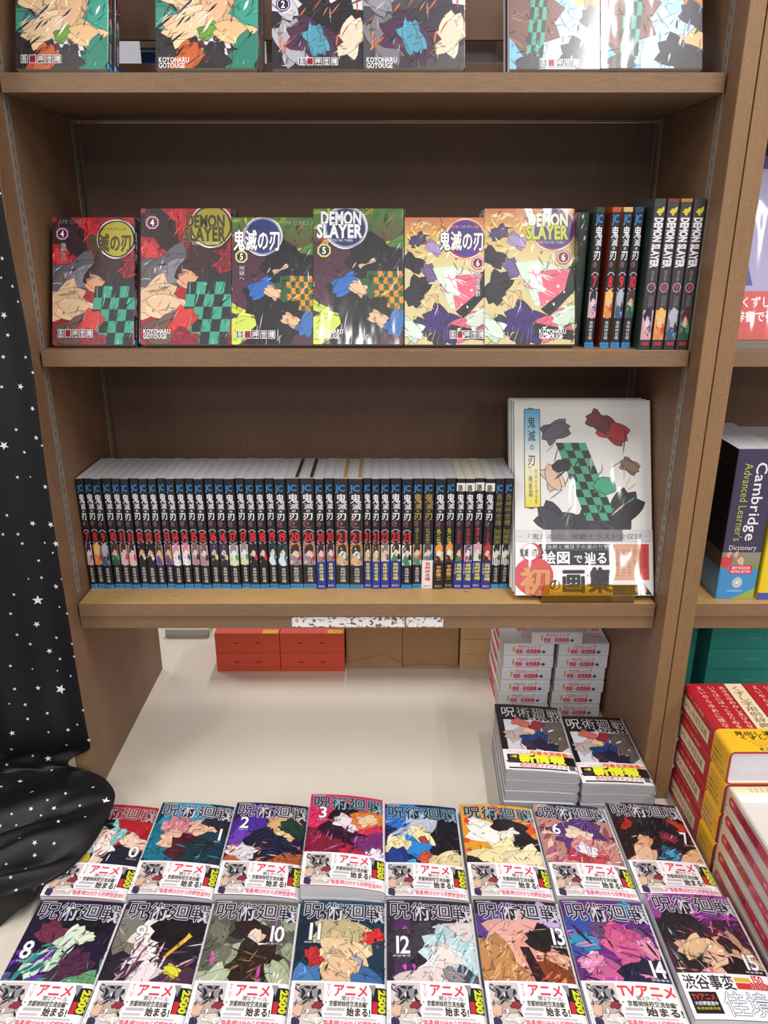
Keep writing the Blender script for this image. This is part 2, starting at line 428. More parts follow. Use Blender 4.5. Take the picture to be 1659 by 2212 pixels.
# display platform
pf = thing('display_platform', 'long low cream laminate platform under the bookcases, carrying the flat stacks', 'platform', (0, .3, 0))
for a, b in ((-1.6, SEAM - .0008), (SEAM + .0008, 2.0)):
    m_ = MB(); m_.box(a, -.80, PZ - .03, b, .80, PZ, b=.0015); m_.build('top_board', M_WHITE, pf)
m_ = MB(); m_.box(-1.6, -.77, 0, 2.0, .77, PZ - .03); m_.build('plinth', M_WHITE, pf)
# bookcases
def slot_strip(parent, x, s, y0, z0, z1):        # s: side the strip faces
    m_ = MB(); w = .014; t = .0012; X0, X1 = sorted((x, x + s * t))
    for a, b in ((0, .0052), (.0088, w)): m_.box(X0, y0 + a, z0, X1, y0 + b, z1)
    p = .0168; k = int((z1 - z0) / p)
    for i in range(k + 1):
        z = z0 + i * p; m_.box(X0, y0 + .0052, z, X1, y0 + .0088, z + .0075)
    o = m_.build('slot_strip', M_METAL, parent)
    d = MB(); X0, X1 = sorted((x, x + s * .0002)); d.box(X0, y0 + .003, z0, X1, y0 + .011, z1); d.build('slot_shade_backing', M_DARK, o)  # flat backing behind the holes, its dark colour paints their shade
def bookcase(label, xa, xb, pl, pr, boards, rail, back_lo):
    bc = thing('bookcase', label, 'bookcase', ((xa + xb) / 2, 0, PZ)); ox = -(xa + xb) / 2
    def part(name, m, *bx, b=.0008):
        q = MB(); q.box(bx[0] + ox, bx[1], bx[2] - PZ, bx[3] + ox, bx[4], bx[5] - PZ, b=b); return q.build(name, m, bc)
    for x0, x1 in (pl, pr):
        part('side_panel', M_WOOD, x0, YP + .001, PZ, x1, .365, 2.35)
        part('edge_band', M_EDGE, x0 + .0003, YP - .0006, PZ + .0005, x1 - .0003, YP + .001, 2.35, b=.0003)
    for i, z in enumerate(boards):
        part('shelf', M_SHELF_LOW if i == 0 else M_SHELF, xa + .003, .0004 if i == 0 else 0, z - ST, xb - .003, YB - .012, z)
        part('shelf_edge', M_SHELF, xa + .003, -.001, z - ST, xb - .003, .0004 if i == 0 else .0, z - .0003, b=.0002)
    for z in boards: part('rear_shelf', M_SHELF, xa + .003, YB + .008, z - ST, xb - .003, .36, z)
    for z0, z1 in back_lo: part('back_board', M_BACK, xa + .001, YB, z0, xb - .001, YB + .006, z1)
    part('rail', M_SHELF, xa + .0005, .003, boards[0] - 2 * ST - .0008, xb - .0005, .021, boards[0] - ST - .0006)
    part('rear_rail', M_BACK, xa + .0005, YB - .012, boards[0] - 2 * ST, xb - .0005, YB - .001, boards[0] - ST)
    for x, s in ((xa, 1), (xb, -1)):
        for y in (.006, .222): slot_strip(bc, x + ox, s, y, .98 - PZ, 2.1 - PZ)
    return bc
BC = bookcase('tall brown wooden bookcase bay holding the comics, open shelves on slotted steel strips', XL, XR, (XL - .0245, XL), (XR, SEAM - .0006),
              (S3, S2, S1), True, ((S3, S2 - .004 - ST), (S2 - ST, S1 - ST - .0025), (S1, S1 + .056), (S1 + .086, 2.3)))
bookcase('brown bookcase bay at the right edge with the dictionaries', XN, 1.35, (SEAM + .0006, XN), (1.35, 1.375),
         (S3, S2, S1), True, ((S3, S2 - ST), (S2, S1 - ST), (S1 + .01, 2.3)))
# dark scratch line and torn sticker left on the rail
m_ = MB(); sx0, sx1 = -.1425, .0915; rnd = random.Random(3)
zc = S3 - 1.5 * ST - PZ - .0008; n = 90
up = [zc + .0090 - max(0, rnd.gauss(0, 1)) * .0008 for _ in range(n + 1)]; dn = [zc - .0085 + max(0, rnd.gauss(0, 1)) * .0010 for _ in range(n + 1)]
for i in range(n):
    if i == 67: continue
    a = sx0 + (sx1 - sx0) * i / n; b = sx0 + (sx1 - sx0) * (i + 1) / n; o = (XL + XR) / 2
    m_.face([(a - o, .0026, dn[i]), (b - o, .0026, dn[i + 1]), (b - o, .0026, up[i + 1]), (a - o, .0026, up[i])])
M_STICK = mat('torn_sticker_paper', '#e9e6e4', .8, mixc=[('#6f5a48', 210, (1, 1, 1), .56, .60)])
tag(m_.build('torn_sticker', M_STICK, BC), 'torn white sticker residue on the rail')
# ---------------------------------------------------------------- curtain
rows = [(.75, -.045, -.470), (.3, -.045, -.469), (0, -.046, -.467), (-.15, -.048, -.461), (-.3, -.050, -.461), (-.5, -.052, -.463), (-.62, -.054, -.463), (-.70, -.056, -.458),
        (-.745, -.057, -.456), (-.762, -.056, -.468), (-.775, -.052, -.492), (-.787, -.05, -.497), (-.795, -.055, -.475), (-.797, -.07, -.436), (-.797, -.095, -.412),
        (-.800, -.125, -.408), (-.806, -.16, -.413), (-.810, -.20, -.421), (-.814, -.235, -.436), (-.822, -.262, -.462), (-.840, -.278, -.495), (-.858, -.290, -.52), (-.862, -.30, -.545)]
def crom(pts, t):
    i = min(int(t), len(pts) - 2); u = t - i; P = [pts[max(0, min(len(pts) - 1, i + k))] for k in (-1, 0, 1, 2)]
    return [.5 * (2 * P[1][q] + (P[2][q] - P[0][q]) * u + (2 * P[0][q] - 5 * P[1][q] + 4 * P[2][q] - P[3][q]) * u * u + (3 * P[1][q] - P[0][q] - 3 * P[2][q] + P[3][q]) * u ** 3) for q in range(3)]
XE = -1.15
def cloth(v, u):                                  # v along the path, u 0 at the right edge to 1 at the left end
    z, y, xr = crom(rows, v); x = xr + (XE - xr) * u; d = x - xr
    drop = max(0, min(1, (v - 12) / 4)); a = -d
    ed = math.exp(-a / .012)
    hang = 1 - drop
    y += hang * (.006 * math.sin(a * 38 + .6) + .003 * math.sin(a * 91)) * min(1, a * 25) - drop * (.55 * min(a, .15) + .3 * max(0, a - .15))
    f1 = abs(math.sin(a * 19 + y * 34 + .6)); f2 = abs(math.sin(a * 47 + y * 52))
    z += drop * (.040 * (f1 ** .6 - .7) + .018 * (f2 ** .6 - .7)) * min(1, a * 14) - drop * ed * .012
    z += drop * .012 * min(1, a * 12)
    if x > -.466 and -.285 < y < -.088: z = max(z, -.8195)
    y -= .004 * math.sin(v * 1.9) * hang
    return (x, y, max(z, -.8642) + CZ)
m_ = MB(); NV, NU = 120, 70; back = []
m_.grid([[cloth((len(rows) - 1) * i / NV, (j / NU) ** 1.6) for j in range(NU + 1)] for i in range(NV + 1)])
CU = thing('star_curtain', 'black cloth curtain with silver stars hanging at the left, trailing onto the platform', 'curtain', (0, 0, 0))
o = m_.build('cloth', M_CLOTH, CU, smooth=True)
md = o.modifiers.new('thick', 'SOLIDIFY'); md.thickness = .0009; md.offset = -1
st = MB(); NR = len(rows) - 1
GRID = []
for i in range(0, 331):
    for j in range(0, 91):
        v = NR * i / 330; u = j / 90 * .45; p = cloth(v, u); Y = p[1] - CY; Z = p[2] - CZ; dd = Y * .9409 - Z * .3387
        GRID.append((829.5 + FPX * p[0] / dd, 1106 - FPX * (Y * .3387 + Z * .9409) / dd, v, u, dd))
stars = [(0, 418, 4), (8, 556, 6), (4, 598, 4), (30, 614, 5), (37, 658, 4), (10, 680, 9), (16, 727, 6), (6, 768, 6), (57, 770, 5), (75, 797, 5), (1, 830, 5), (43, 835, 9), (71, 883, 7),
         (37, 935, 5), (80, 946, 7), (97, 967, 4), (8, 970, 12), (53, 984, 5), (38, 1022, 5), (67, 1035, 3), (99, 1058, 7), (14, 1105, 5), (73, 1121, 8), (111, 1130, 9), (6, 1145, 5), (40, 1150, 5),
         (99, 1166, 4), (46, 1168, 5), (133, 1175, 9), (115, 1200, 4), (81, 1204, 5), (88, 1248, 5), (60, 1258, 3), (137, 1253, 3), (30, 1277, 5), (121, 1268, 8), (81, 1300, 14), (130, 1310, 4),
         (25, 1320, 5), (148, 1319, 4), (80, 1353, 9), (122, 1373, 5), (35, 1375, 5), (65, 1391, 5), (160, 1385, 4), (173, 1373, 5), (105, 1406, 8), (130, 1419, 5), (166, 1418, 4), (24, 1440, 5),
         (72, 1447, 3), (124, 1449, 3), (155, 1457, 4), (29, 1485, 5), (85, 1488, 7), (129, 1489, 14), (22, 1520, 3), (52, 1519, 5), (103, 1537, 5), (184, 1531, 4), (59, 1552, 5), (25, 1582, 8),
         (146, 1578, 6), (103, 1582, 4), (169, 1566, 4), (196, 1597, 6), (27, 1617, 5), (143, 1609, 4), (71, 1632, 4), (104, 1637, 9), (14, 1651, 5), (111, 1665, 4), (44, 1688, 7), (4, 1700, 4),
         (69, 1711, 7), (141, 1715, 5), (201, 1701, 5), (226, 1730, 11), (102, 1728, 4), (67, 1748, 6), (118, 1748, 7), (170, 1740, 4), (26, 1757, 4), (88, 1761, 4), (33, 1782, 4), (128, 1774, 5),
         (185, 1765, 4), (1, 1785, 5), (120, 1821, 5), (77, 1822, 7), (42, 1812, 4), (76, 1845, 6), (15, 1866, 4), (52, 1874, 4), (24, 1894, 5), (36, 1924, 6), (93, 1913, 4), (60, 1790, 4)]
sr = random.Random(5)
picks = []
for px, py, rad in stars:
    g = min(GRID, key=lambda q: (q[0] - px) ** 2 + (q[1] - py) ** 2)
    if (g[0] - px) ** 2 + (g[1] - py) ** 2 <= 300: picks.append((g, rad))
for _ in range(700):                              # the print goes on over the rest of the cloth
    v = sr.uniform(0, NR); u = sr.uniform(.03, .98); p = cloth(v, u); Y = p[1] - CY; Z = p[2] - CZ; dd = Y * .9409 - Z * .3387
    if 829.5 + FPX * p[0] / dd > -12 and 1106 - FPX * (Y * .3387 + Z * .9409) / dd > 0: continue
    picks.append(((0, 0, v, u, 1.1), sr.choice((4, 4, 5, 5, 5, 7, 8, 12))))
for g, rad in picks:
    R = rad * .86 * g[4] / FPX; v, u = g[2], g[3]; c = Vector(cloth(v, u)); e1 = .02
    tv = Vector(cloth(min(NR, v + e1), u)) - Vector(cloth(max(0, v - e1), u)); tu = Vector(cloth(v, u + .003)) - Vector(cloth(v, max(0, u - .003)))
    if tv.length < 1e-6 or tu.length < 1e-6: continue
    tu.normalize(); nn = tu.cross(tv).normalized()
    if nn.dot(Vector((0, CY, CZ)) - c) < 0: nn = -nn
    tv = nn.cross(tu); a0 = sr.uniform(0, 6.28); pts = []
    for k in range(10):
        r_ = R if k % 2 == 0 else R * .42; a = a0 + k * math.pi / 5; pts.append(tuple(c + tu * (math.cos(a) * r_) + tv * (math.sin(a) * r_) + nn * .0007))
    if min(q[2] for q in pts) > PZ + .0004: st.face(pts)
tag(st.build('star_print', M_STAR, CU), kind='stuff')
# ================================================================ COVER DESIGNS (abstract colour fields, no figures)
JW, JH, EW, EH = .1135, .176, .125, .1875
def art1(p):
    p.R(0, 0, 100, 100, '#2a2528').B(70, 45, 36, 26, '#2c6fb0', .2).B(92, 62, 22, 18, '#3e9c86', .2).B(18, 40, 22, 16, '#38333a').B(25, 52, 14, 12, '#e8c69c', .2).B(55, 60, 22, 12, '#e0b48c', .2, -25)
    p.B(12, 68, 12, 12, '#3b8f7c').B(30, 72, 16, 12, '#e9c9a2', .2, 40)
    p.K(40, 78, 70, 96, 6, 4, '#5a2431', '#d8d6dc', 8).B(52, 76, 14, 3, '#6a9a3e', .1, -25).B(30, 95, 22, 6, '#c85f2e').B(78, 77, 18, 8, '#e2b988', .15, -12).B(88, 92, 14, 14, '#2f7f6c', .2).B(60, 92, 8, 10, '#2e2c33')
    p.S(16, 5, 50, 60, 98, 22, 2, 50, ['#1c1a1e', '#f0e6dc', '#4a464f']).S(10, 60, 30, 100, 60, 20, 2.4, 70, ['#f4f4f6', '#24506e', '#37967e'])
def art2(p, g=0):
    p.R(0, 0, 100, 100, '#4a464c' if g else '#26232a').B(50, 10, 50, 16, '#8d3a24' if not g else '#7a4840').B(88, 38, 20, 14, '#eceaf2').B(94, 44, 10, 8, '#8d93a8').B(84, 52, 14, 12, '#dcd6da').B(60, 75, 24, 26, '#1e1b22' if not g else '#34313a')
    p.B(22, 82, 14, 16, '#a9a7b0' if not g else '#77757d').B(85, 78, 12, 14, '#e8cdb4', .25).B(45, 80, 16, 18, '#4a2c44').S(26, 5, 30, 95, 85, 22, 1.6, 60, ['#c4582e', '#d8773e', '#3c3942', '#8f8c96'], 50)
    p.B(48, 80, 8, 12, '#4e93ab', .4).S(8, 30, 70, 60, 98, 12, 1.6, 80, ['#5aa3b8', '#8c2c3c']).B(12, 55, 10, 12, '#c8c6cf' if not g else '#8d8b93')
def art3(p):
    p.R(0, 0, 100, 100, '#6fb0e2').B(52, 60, 24, 40, '#9cc6ea', .2).B(60, 85, 20, 22, '#b4d2ee').B(8, 62, 18, 44, '#6a4238', .12).S(12, 0, 30, 24, 92, 22, 4, -30, ['#8a5a4a', '#4e2f2a', '#75493e'])
    p.B(80, 30, 22, 24, '#e8c23c', .08).B(92, 42, 16, 16, '#e2803a', .1).S(24, 66, 12, 100, 50, 3, 3, 0, ['#fbf3cf', '#d65a2c']).K(24, 48, 42, 92, 4, 5, '#1f2426', '#3f9c82', -6).B(30, 40, 10, 8, '#5c2e28', .3)
    p.B(90, 84, 12, 12, '#e6b27e', .3).B(78, 92, 14, 14, '#2b2a33').B(94, 66, 10, 10, '#34303a').S(10, 62, 55, 100, 98, 14, 2, 70, ['#2a2830', '#e8dcd4', '#7f8ea8']).B(20, 96, 16, 4, '#2a2a30')
def art4(p):
    p.R(0, 0, 100, 100, '#a3202e').B(22, 14, 22, 12, '#2b171d', .35).B(72, 30, 26, 18, '#7c1c2a', .3).B(12, 34, 12, 8, '#d23a44', .3).B(80, 16, 21, 15, '#2a1a20', .05, 0, 24).B(80, 16, 19, 13.5, '#b9b22c', .05, 0, 24).B(46, 8, 10, 10, '#c2242f', .3).S(22, 0, 2, 60, 38, 14, 1.2, 60, ['#e25a5e', '#1e1317', '#c0303c'], 60)
    p.B(30, 46, 26, 15, '#5d5a63', .22).B(34, 48, 16, 9, '#827f8a', .3).B(62, 42, 18, 13, '#3a2023', .2).B(12, 66, 16, 18, '#dcb894', .22).B(32, 74, 16, 15, '#e3bf9c', .2).B(28, 90, 24, 10, '#70524a', .25).B(56, 54, 12, 7, '#dba37f', .25, 30)
    p.B(76, 76, 30, 26, '#24262c', .1).K(52, 54, 104, 100, 5, 5, '#3f9f83', '#23282d', -8).B(46, 84, 13, 9, '#cf3a38', .3, 30).B(50, 96, 10, 8, '#8e1f31', .3).S(20, 5, 38, 50, 92, 14, 1.1, 40, ['#f2e6dc', '#9d6f58', '#3c3a42', '#b9b6c2'], 60).S(12, 50, 50, 100, 98, 22, 1, 75, ['#15171b', '#7ccab0'], 20)
def art5(p):
    p.R(0, 0, 100, 100, '#4c2a3c').G(0, 0, 100, 24, ['#4e7a34', '#5d4a34']).S(34, 0, 0, 100, 26, 16, 5, 50, ['#8a9a34', '#b4622a', '#356a34', '#c8ae3c', '#2c5230'], 60).B(90, 36, 16, 20, '#4f7c34', .2).B(12, 68, 16, 12, '#b9c94a', .25).B(8, 88, 20, 12, '#c9d858', .2).B(30, 62, 24, 16, '#522b40')
    p.B(72, 38, 20, 22, '#1c1a22', .22).B(62, 44, 8, 6, '#dcb8a0', .3).B(52, 62, 18, 26, '#1d1c24', .15).B(36, 56, 11, 8, '#2b66b4', .3).B(80, 66, 18, 22, '#2f5a36', .1).K(66, 46, 98, 84, 6, 8, '#d98a2e', '#2e5c38', 4).B(55, 88, 34, 16, '#18171d', .15)
    p.B(50, 59, 9, 4, '#e0b896', .3, -20).B(72, 81, 8, 5, '#e2b48e', .3).B(92, 84, 10, 8, '#3a6cae', .3)
    p.S(16, 42, 28, 95, 60, 18, 1, 60, ['#0e0d12', '#5d5a6a', '#e4e2ea'], 40).S(12, 30, 82, 70, 100, 22, .8, 85, ['#d8d6de', '#33313c'], 10)
def art6(p):
    p.R(0, 0, 100, 100, '#cfc08c').G(0, 0, 100, 40, ['#c97a4a', '#d9b66a', '#d6c894']).S(26, 0, 2, 50, 40, 14, 3.4, 40, ['#e8d9a8', '#c8522e', '#b4b068', '#f0e6c4'], 60).B(10, 36, 10, 7, '#2a2231').B(36, 24, 8, 5, '#a890c0').B(16, 18, 8, 5, '#4a3c68').B(30, 44, 9, 5, '#6c5a8c')
    p.B(14, 58, 14, 9, '#26252e', .12).B(44, 92, 13, 7, '#2a2a33').B(34, 70, 10, 8, '#d8c088').B(22, 86, 8, 7, '#2f3a44').B(48, 84, 12, 20, '#3a2768', .15).poly([(34, 40), (58, 38), (98, 46), (80, 70), (56, 72)], '#cfe0cc').poly([(54, 46), (96, 44), (84, 66), (62, 72)], '#d9657c').poly([(48, 42), (60, 40), (66, 62), (52, 60)], '#e8ece6')
    p.S(20, 44, 42, 92, 66, 18, 1.6, -35, ['#f4f1ee', '#7fb69c', '#d04c66', '#e79aa8'], 30).poly([(98, 38), (100, 60), (72, 80), (62, 74), (88, 60), (93, 48)], '#1f1d24').S(9, 66, 52, 98, 78, 5, 3.4, 45, ['#dfeee8'], 40).B(76, 86, 22, 7, '#d9657c', .2, 10).poly([(55, 84), (98, 90), (98, 97), (55, 94)], '#1f1d24').S(8, 60, 87, 96, 95, 5, 3, 0, ['#dfeee8'])
    p.S(10, 12, 62, 56, 98, 24, .7, 82, ['#e6e4ec', '#77728a'], 12).B(90, 80, 9, 9, '#c6d6c2', .2).B(6, 88, 9, 12, '#cfe0d0', .3)
def authors(p, x0, x1, y0, y1):
    w = (x1 - x0) / 5
    for i, c in enumerate('吾峠呼世晴'):
        a = x0 + i * w + w * .08; b = x0 + (i + 1) * w - w * .08
        p.R(a, y0, b, y1, '#f2f0f2').R(a + .6, y0 + .4, b - .6, y1 - .4, '#b8202c' if i == 1 else '#1b1a1e')
        p.T(c, a + 1, y0 + .6, b - 1, y1 - .6, '#1b1a1e' if i == 1 else '#f4f2f4', .015)
def badge(p, x, y, n, rim, fill):
    for rx, c in ((7.5, rim), (6.3, '#f4eef0'), (5.6, fill)):
        q = rx * .45; h = p.w / p.h * rx; s_ = p.w / p.h * q
        p.poly([(x - q, y - h), (x - rx, y - s_), (x - rx, y + s_), (x - q, y + h), (x + q, y + h), (x + rx, y + s_), (x + rx, y - s_), (x + q, y - h)], c)
    p.T(n, x - 2.2, y - 2.4, x + 2.2, y + 2.4, '#ffffff', .03)
def disc(p, cx, cy, r, c, ring):
    g = p.w / p.h
    for q, k_ in ((1, '#e9e4ea'), (.95, ring), (.87, c)): p.B(cx, cy, r * q, r * q * g, k_, .02, 0, 30)
def jp_cover(n):
    p = Print(JW, JH); p.art = True; p.rnd = random.Random(n * 5); (art1, art2, art3, art4, art5, art6)[n - 1](p); p.art = False
    p.detail(150, 1, n)
    if n == 4:
        disc(p, 78, 17, 24, '#b3a92a', '#2b1418'); p.T('鬼滅の刃', 42, 13, 97, 27, '#4a3a1c', .02, '#6e5a22', .02); p.T('きめつのやいば', 54, 8, 90, 10.5, '#3a3018'); badge(p, 12, 13, '4', '#c44a9c', '#3a1830')
        p.T('強靭な刃', 10, 20, 17, 34, '#d8cfd6', 0, '#2a1a20', .04, vert=True); authors(p, 6, 50, 88, 94.5); p.T('JUMP COMICS', 8, 2, 40, 5, '#8c828a')
    elif n == 5:
        disc(p, 38, 15, 24, '#2b3a78', '#8f93ac'); p.T('鬼滅の刃', 2, 10, 60, 26, '#f4f2f6', .03, '#3a3240', .05); p.T('きめつのやいば', 16, 6, 48, 8.6, '#14131a'); badge(p, 12, 31, '5', '#c6c83c', '#2f3520')
        p.T('地獄へ', 9, 38, 16, 50, '#d8d4da', 0, '#2a1a20', .04, vert=True); authors(p, 5, 54, 89, 95.5); p.T('JUMP COMICS', 62, 3, 94, 6, '#a8a898')
    elif n == 6:
        disc(p, 74, 17, 25, '#4a3088', '#b4283c'); p.T('鬼滅の刃', 42, 11, 97, 26, '#f6f2e4', .03, '#3a2c4c', .05); p.T('きめつのやいば', 56, 6, 90, 8.8, '#d8b83c'); badge(p, 89, 36, '6', '#d46a86', '#6c1c34')
        p.T('柱合裁判', 86, 43, 92, 62, '#e8e2e6', 0, '#6a5a60', .04, vert=True); authors(p, 54, 98, 89, 95.5); p.T('JUMP COMICS', 6, 3, 40, 6, '#b0a890')
    elif n == 1: authors(p, 5, 50, 90, 96)
    elif n == 2: badge(p, 12, 55, '2', '#4a3a78', '#241c3a'); p.T('お前が', 10, 62, 15, 72, '#b8b4c0', vert=True); authors(p, 28, 72, 92, 97.5)
    elif n == 3: authors(p, 32, 76, 93, 98.5)
    return p
def en_cover(n):
    p = Print(EW, EH); p.art = True; p.rnd = random.Random(n * 5)
    if n == 2: art2(p, 1)
    else: (art1, art2, art3, art4, art5, art6)[n - 1](p)
    p.art = False; p.detail(150, 1, n)
    if n == 4:
        disc(p, 78, 13, 24, '#a29a30', '#4a2228');
        p.T('DEMON', 50, 5, 93, 14, '#3e361c', .03, '#8f8836', .03); p.T('SLAYER', 48, 14, 94, 24, '#3e361c', .03, '#8f8836', .03); p.T('KIMETSU NO YAIBA', 57, 24.5, 88, 27, '#d4ccb4'); badge(p, 13, 10.5, '4', '#b0506c', '#5a2438'); ax = 3
    elif n == 5:
        disc(p, 36, 14, 24, '#26365e', '#9ca0b0'); p.T('DEMON', 8, 2.5, 53, 12, '#f0eef2', .04, '#56525c', .03); p.T('SLAYER', 4, 12, 54, 21.5, '#f0eef2', .04, '#56525c', .03); p.T('KIMETSU NO YAIBA', 13, 22.5, 44, 24.5, '#e4e2e6'); badge(p, 12, 31, '5', '#b8b83c', '#2f3520'); ax = 3
    elif n == 6:
        disc(p, 76, 15, 25, '#4a3a80', '#a83448'); p.T('DEMON', 48, 4, 92, 13, '#eef0c4', .04, '#7a6a58', .03); p.T('SLAYER', 46, 13, 92, 22.5, '#c9cf3c', .04, '#6a6440', .03); p.T('KIMETSU NO YAIBA', 58, 24, 88, 26, '#c9c088'); badge(p, 87, 36, '6', '#b85a70', '#7a3a48'); ax = 60
    else:
        ax = 3
        if n == 2: badge(p, 13, 43, '2', '#b4b0bc', '#55525c')
    if n != 3:
        yy = 89 if n > 2 else 93
        p.T('KOYOHARU', ax, yy, ax + 30, yy + 3.4, '#f2eff2', .025).T('GOTOUGE', ax, yy + 3.8, ax + 26, yy + 7, '#f2eff2', .025)
    return p
# spine art palettes per number: ground, upper blob, face-height blob, lower blob, accent
SP = {7: ('#c8a8b8', '#2a2430', '#e6cbc8', '#d6a6a8', '#7e6aa0'), 8: ('#e8a24c', '#f0c060', '#e6c2a0', '#e08848', '#c8402c'), 9: ('#6d8098', '#b8bccb', '#c9b4b0', '#3b5a78', '#22303c'), 10: ('#44584e', '#5a2428', '#d8b496', '#2c5446', '#2fa070'),
      11: ('#d8a4a8', '#2a2228', '#ecd2cc', '#e6beb8', '#d84878'), 12: ('#17151a', '#0f0e12', '#e0ac84', '#1c1a1f', '#f0e0d0'), 13: ('#a08890', '#4a3038', '#e8b48c', '#6a4a96', '#d8843c'), 14: ('#e2d4c8', '#d880a4', '#f0e4c8', '#e8eef6', '#2c4aa0'),
      15: ('#b89a9c', '#7c6064', '#e4ccc0', '#a88a90', '#3a2c34'), 16: ('#39363c', '#3a3050', '#c8a8b8', '#22232a', '#d8cc8c'), 17: ('#d8dcd8', '#9a8a94', '#f0ece8', '#e8d8b8', '#3cae5a'), 18: ('#2a1c22', '#2a1a20', '#e8c8b4', '#1c181e', '#c82c58'),
      19: ('#34464c', '#22303a', '#e8dccb', '#dfe8ee', '#2c6a70'), 20: ('#9c8c90', '#3c1c22', '#e8c8b8', '#8b8a92', '#c02c3c'), 21: ('#b08a5a', '#2c2228', '#e6e0d2', '#d8b090', '#3c7a5c'), 22: ('#d8b898', '#7a7884', '#e4c4a4', '#d8c4b0', '#5a5660'), 23: ('#e8e8e4', '#3c2c30', '#ecd2c0', '#3c8a68', '#22282a'),
      'g': ('#c8a878', '#44262a', '#e6c4a4', '#3a8a6a', '#c83c3c'), 'w': ('#9aa8a8', '#5a4a44', '#e8c8a8', '#5f8a5a', '#3c6aa0'), 'o': ('#5a5060', '#e8a040', '#f0e8e0', '#4a3038', '#e0b850'), 'n1': ('#2a3a30', '#3a1c20', '#e4c0a0', '#2f8a62', '#c83a30'),
      'n2': ('#b8a4c8', '#6a5870', '#ecdcd8', '#c8788a', '#3a2c40'), 'n3': ('#c8d0b8', '#d8a0b0', '#e8d8c4', '#dfdfe2', '#3a6a40'), 'n4': ('#7a2c34', '#b03038', '#e6c0a8', '#5a2030', '#d84a3c'), 't': ('#d8dcd8', '#1a1a20', '#e0d2c4', '#f0f0ee', '#2f6a3c')}
for _a, _b in ((1, 10), (2, 16), (3, 9), (4, 15), (5, 12), (6, 14)): SP[_a] = SP[_b]
def spine_art(p, key, y0, y1, stripes=False):
    g, a, b, c, d = SP[key]; h = y1 - y0; p.R(6, y0, 94, y1, g)
    q = Print(p.w, p.h); q.rnd = random.Random(str(key))
    for f in ((50, .20, 34, 12, a), (52, .46, 24, 9, b), (45, .80, 36, 10, c), (78, .62, 14, 7, d)):
        p.B(f[0], y0 + h * f[1], f[2], f[3] * h / 40, f[4], .2, 0, 10)
    p.rnd = random.Random(str(key)); p.S(7, 15, y0 + 1, 85, y1 - 1, 40, 9, 70, [a, b, d, '#f0ece8'], 40)
    if stripes:
        for i in range(4): p.R(16 + i * 20, y0 + h * .62, 24 + i * 20, y1, '#18181c')
    return p
def logo(p, y0, y1, c='#2f86c8', dark='#14161c'):
    p.T('JC', 14, y0, 80, y1, c, .03)
def jp_spine(t, num, title='#f0eef2', band=None, sub=None, subc='#d2c8a0', whitetop=False, subbox=None, tan=False, author='吾峠呼世晴', authc='#d8d6d8', short=False, key=None, small=0, spec=False):
    p = Print(t, JH, '#16161c'); key = key if key is not None else num
    if whitetop: p.R(0, 0, 100, 7.5, '#e9e6dc').T('JB', 18, 2, 70, 7, '#1a1a1e', .03)
    elif short: p.R(0, 0, 100, 3, '#16161c'); logo(p, 2, 7.5)
    else: logo(p, 2, 7.5)
    if short:
        p.T('吾峠呼世晴', 18, 10, 84, 40, title, .0, vert=True).T('短編集', 22, 43, 80, 57, title, 0, vert=True); p.R(16, 42, 20, 57.5, title).R(82, 42, 86, 57.5, title)
        spine_art(p, 't', 58, 77, True); p.T('吾峠呼世晴', 32, 79.5, 74, 94, '#d8d6d8', vert=True); p.R(0, 96, 100, 100, '#2f8fd0'); return p
    p.T('鬼', 10, 10, 90, 18.5, title, .016).T('滅', 22, 18.8, 90, 24.2, title, .008).T('の', 36, 24.6, 68, 27, title, .03).T('刃', 14, 27.2, 90, 34.2, title, .025)
    for r, c in ((34, '#b8505c'), (27, '#16161c')): p.B(50, 37.6, r, r * t / JH * .95, c, .02, 0, 14)
    p.R(50, 35, 96, 40.2, '#16161c').T('呼', 34, 36, 60, 39.4, '#7d7880', .02)
    if sub:
        p.T(sub, 24, 41.5, 66, 56.5, subc, .01, vert=True)
    else:
        y0, y1 = 43, 57
        for a, b in ((y0, y0 + 2.2), (y1 - 2.2, y1)):
            up = a == y0
            e = (lambda q: a + q) if up else (lambda q: b - q)
            p.poly([(8, e(2.2)), (34, e(0)), (66, e(0)), (92, e(2.2)), (82, e(2.6)), (62, e(.8)), (38, e(.8)), (18, e(2.6))], '#b9b4bc')
        p.T(str(num), 26 if num < 10 else 12, 46, 74 if num < 10 else 88, 54.2, '#e0242e', .03)
    if spec: p.T('特装版', 6, 56.2, 94, 58.6, '#e0922c', .03)
    spine_art(p, key, 58.8 if spec else 57.5, 77)
    if band:
        pass
    else:
        p.T(author, 32, 79.5, 74, 94, authc, .01, vert=True); p.R(0, 96, 100, 100, '#2f8fd0').T('集英社', 14, 96.8, 86, 99.2, '#123a6a')
    return p
def en_spine(t, num):
    p = Print(t, EH, '#3c383c'); p.B(56, 6, 26, 2.4, '#d8c83c', .4)
    p.T('DEMON SLAYER', 18, 10, 82, 43, '#ece8ee', .05, '#6a6268', .03, rot='cw').T('KIMETSU NO YAIBA', 38, 45, 62, 52, '#a49ca4', rot='cw')
    p.B(50, 56.5, 36, 3.5, '#b8b4b8', .03, 0, 8).B(50, 56.5, 29, 2.8, '#4a3438', .03, 0, 8).T(str(num), 34, 54.9, 68, 58.2, '#c03c44', .04)
    p.T('KOYOHARU', 40, 62, 58, 70, '#8f8890', rot='cw').T('GOTOUGE', 60, 62, 76, 69, '#8f8890', rot='cw')
    spine_art(p, num, 72, 93); p.R(0, 93, 100, 100, '#2c2a2e').R(20, 94.5, 82, 97, '#b02838')
    return p
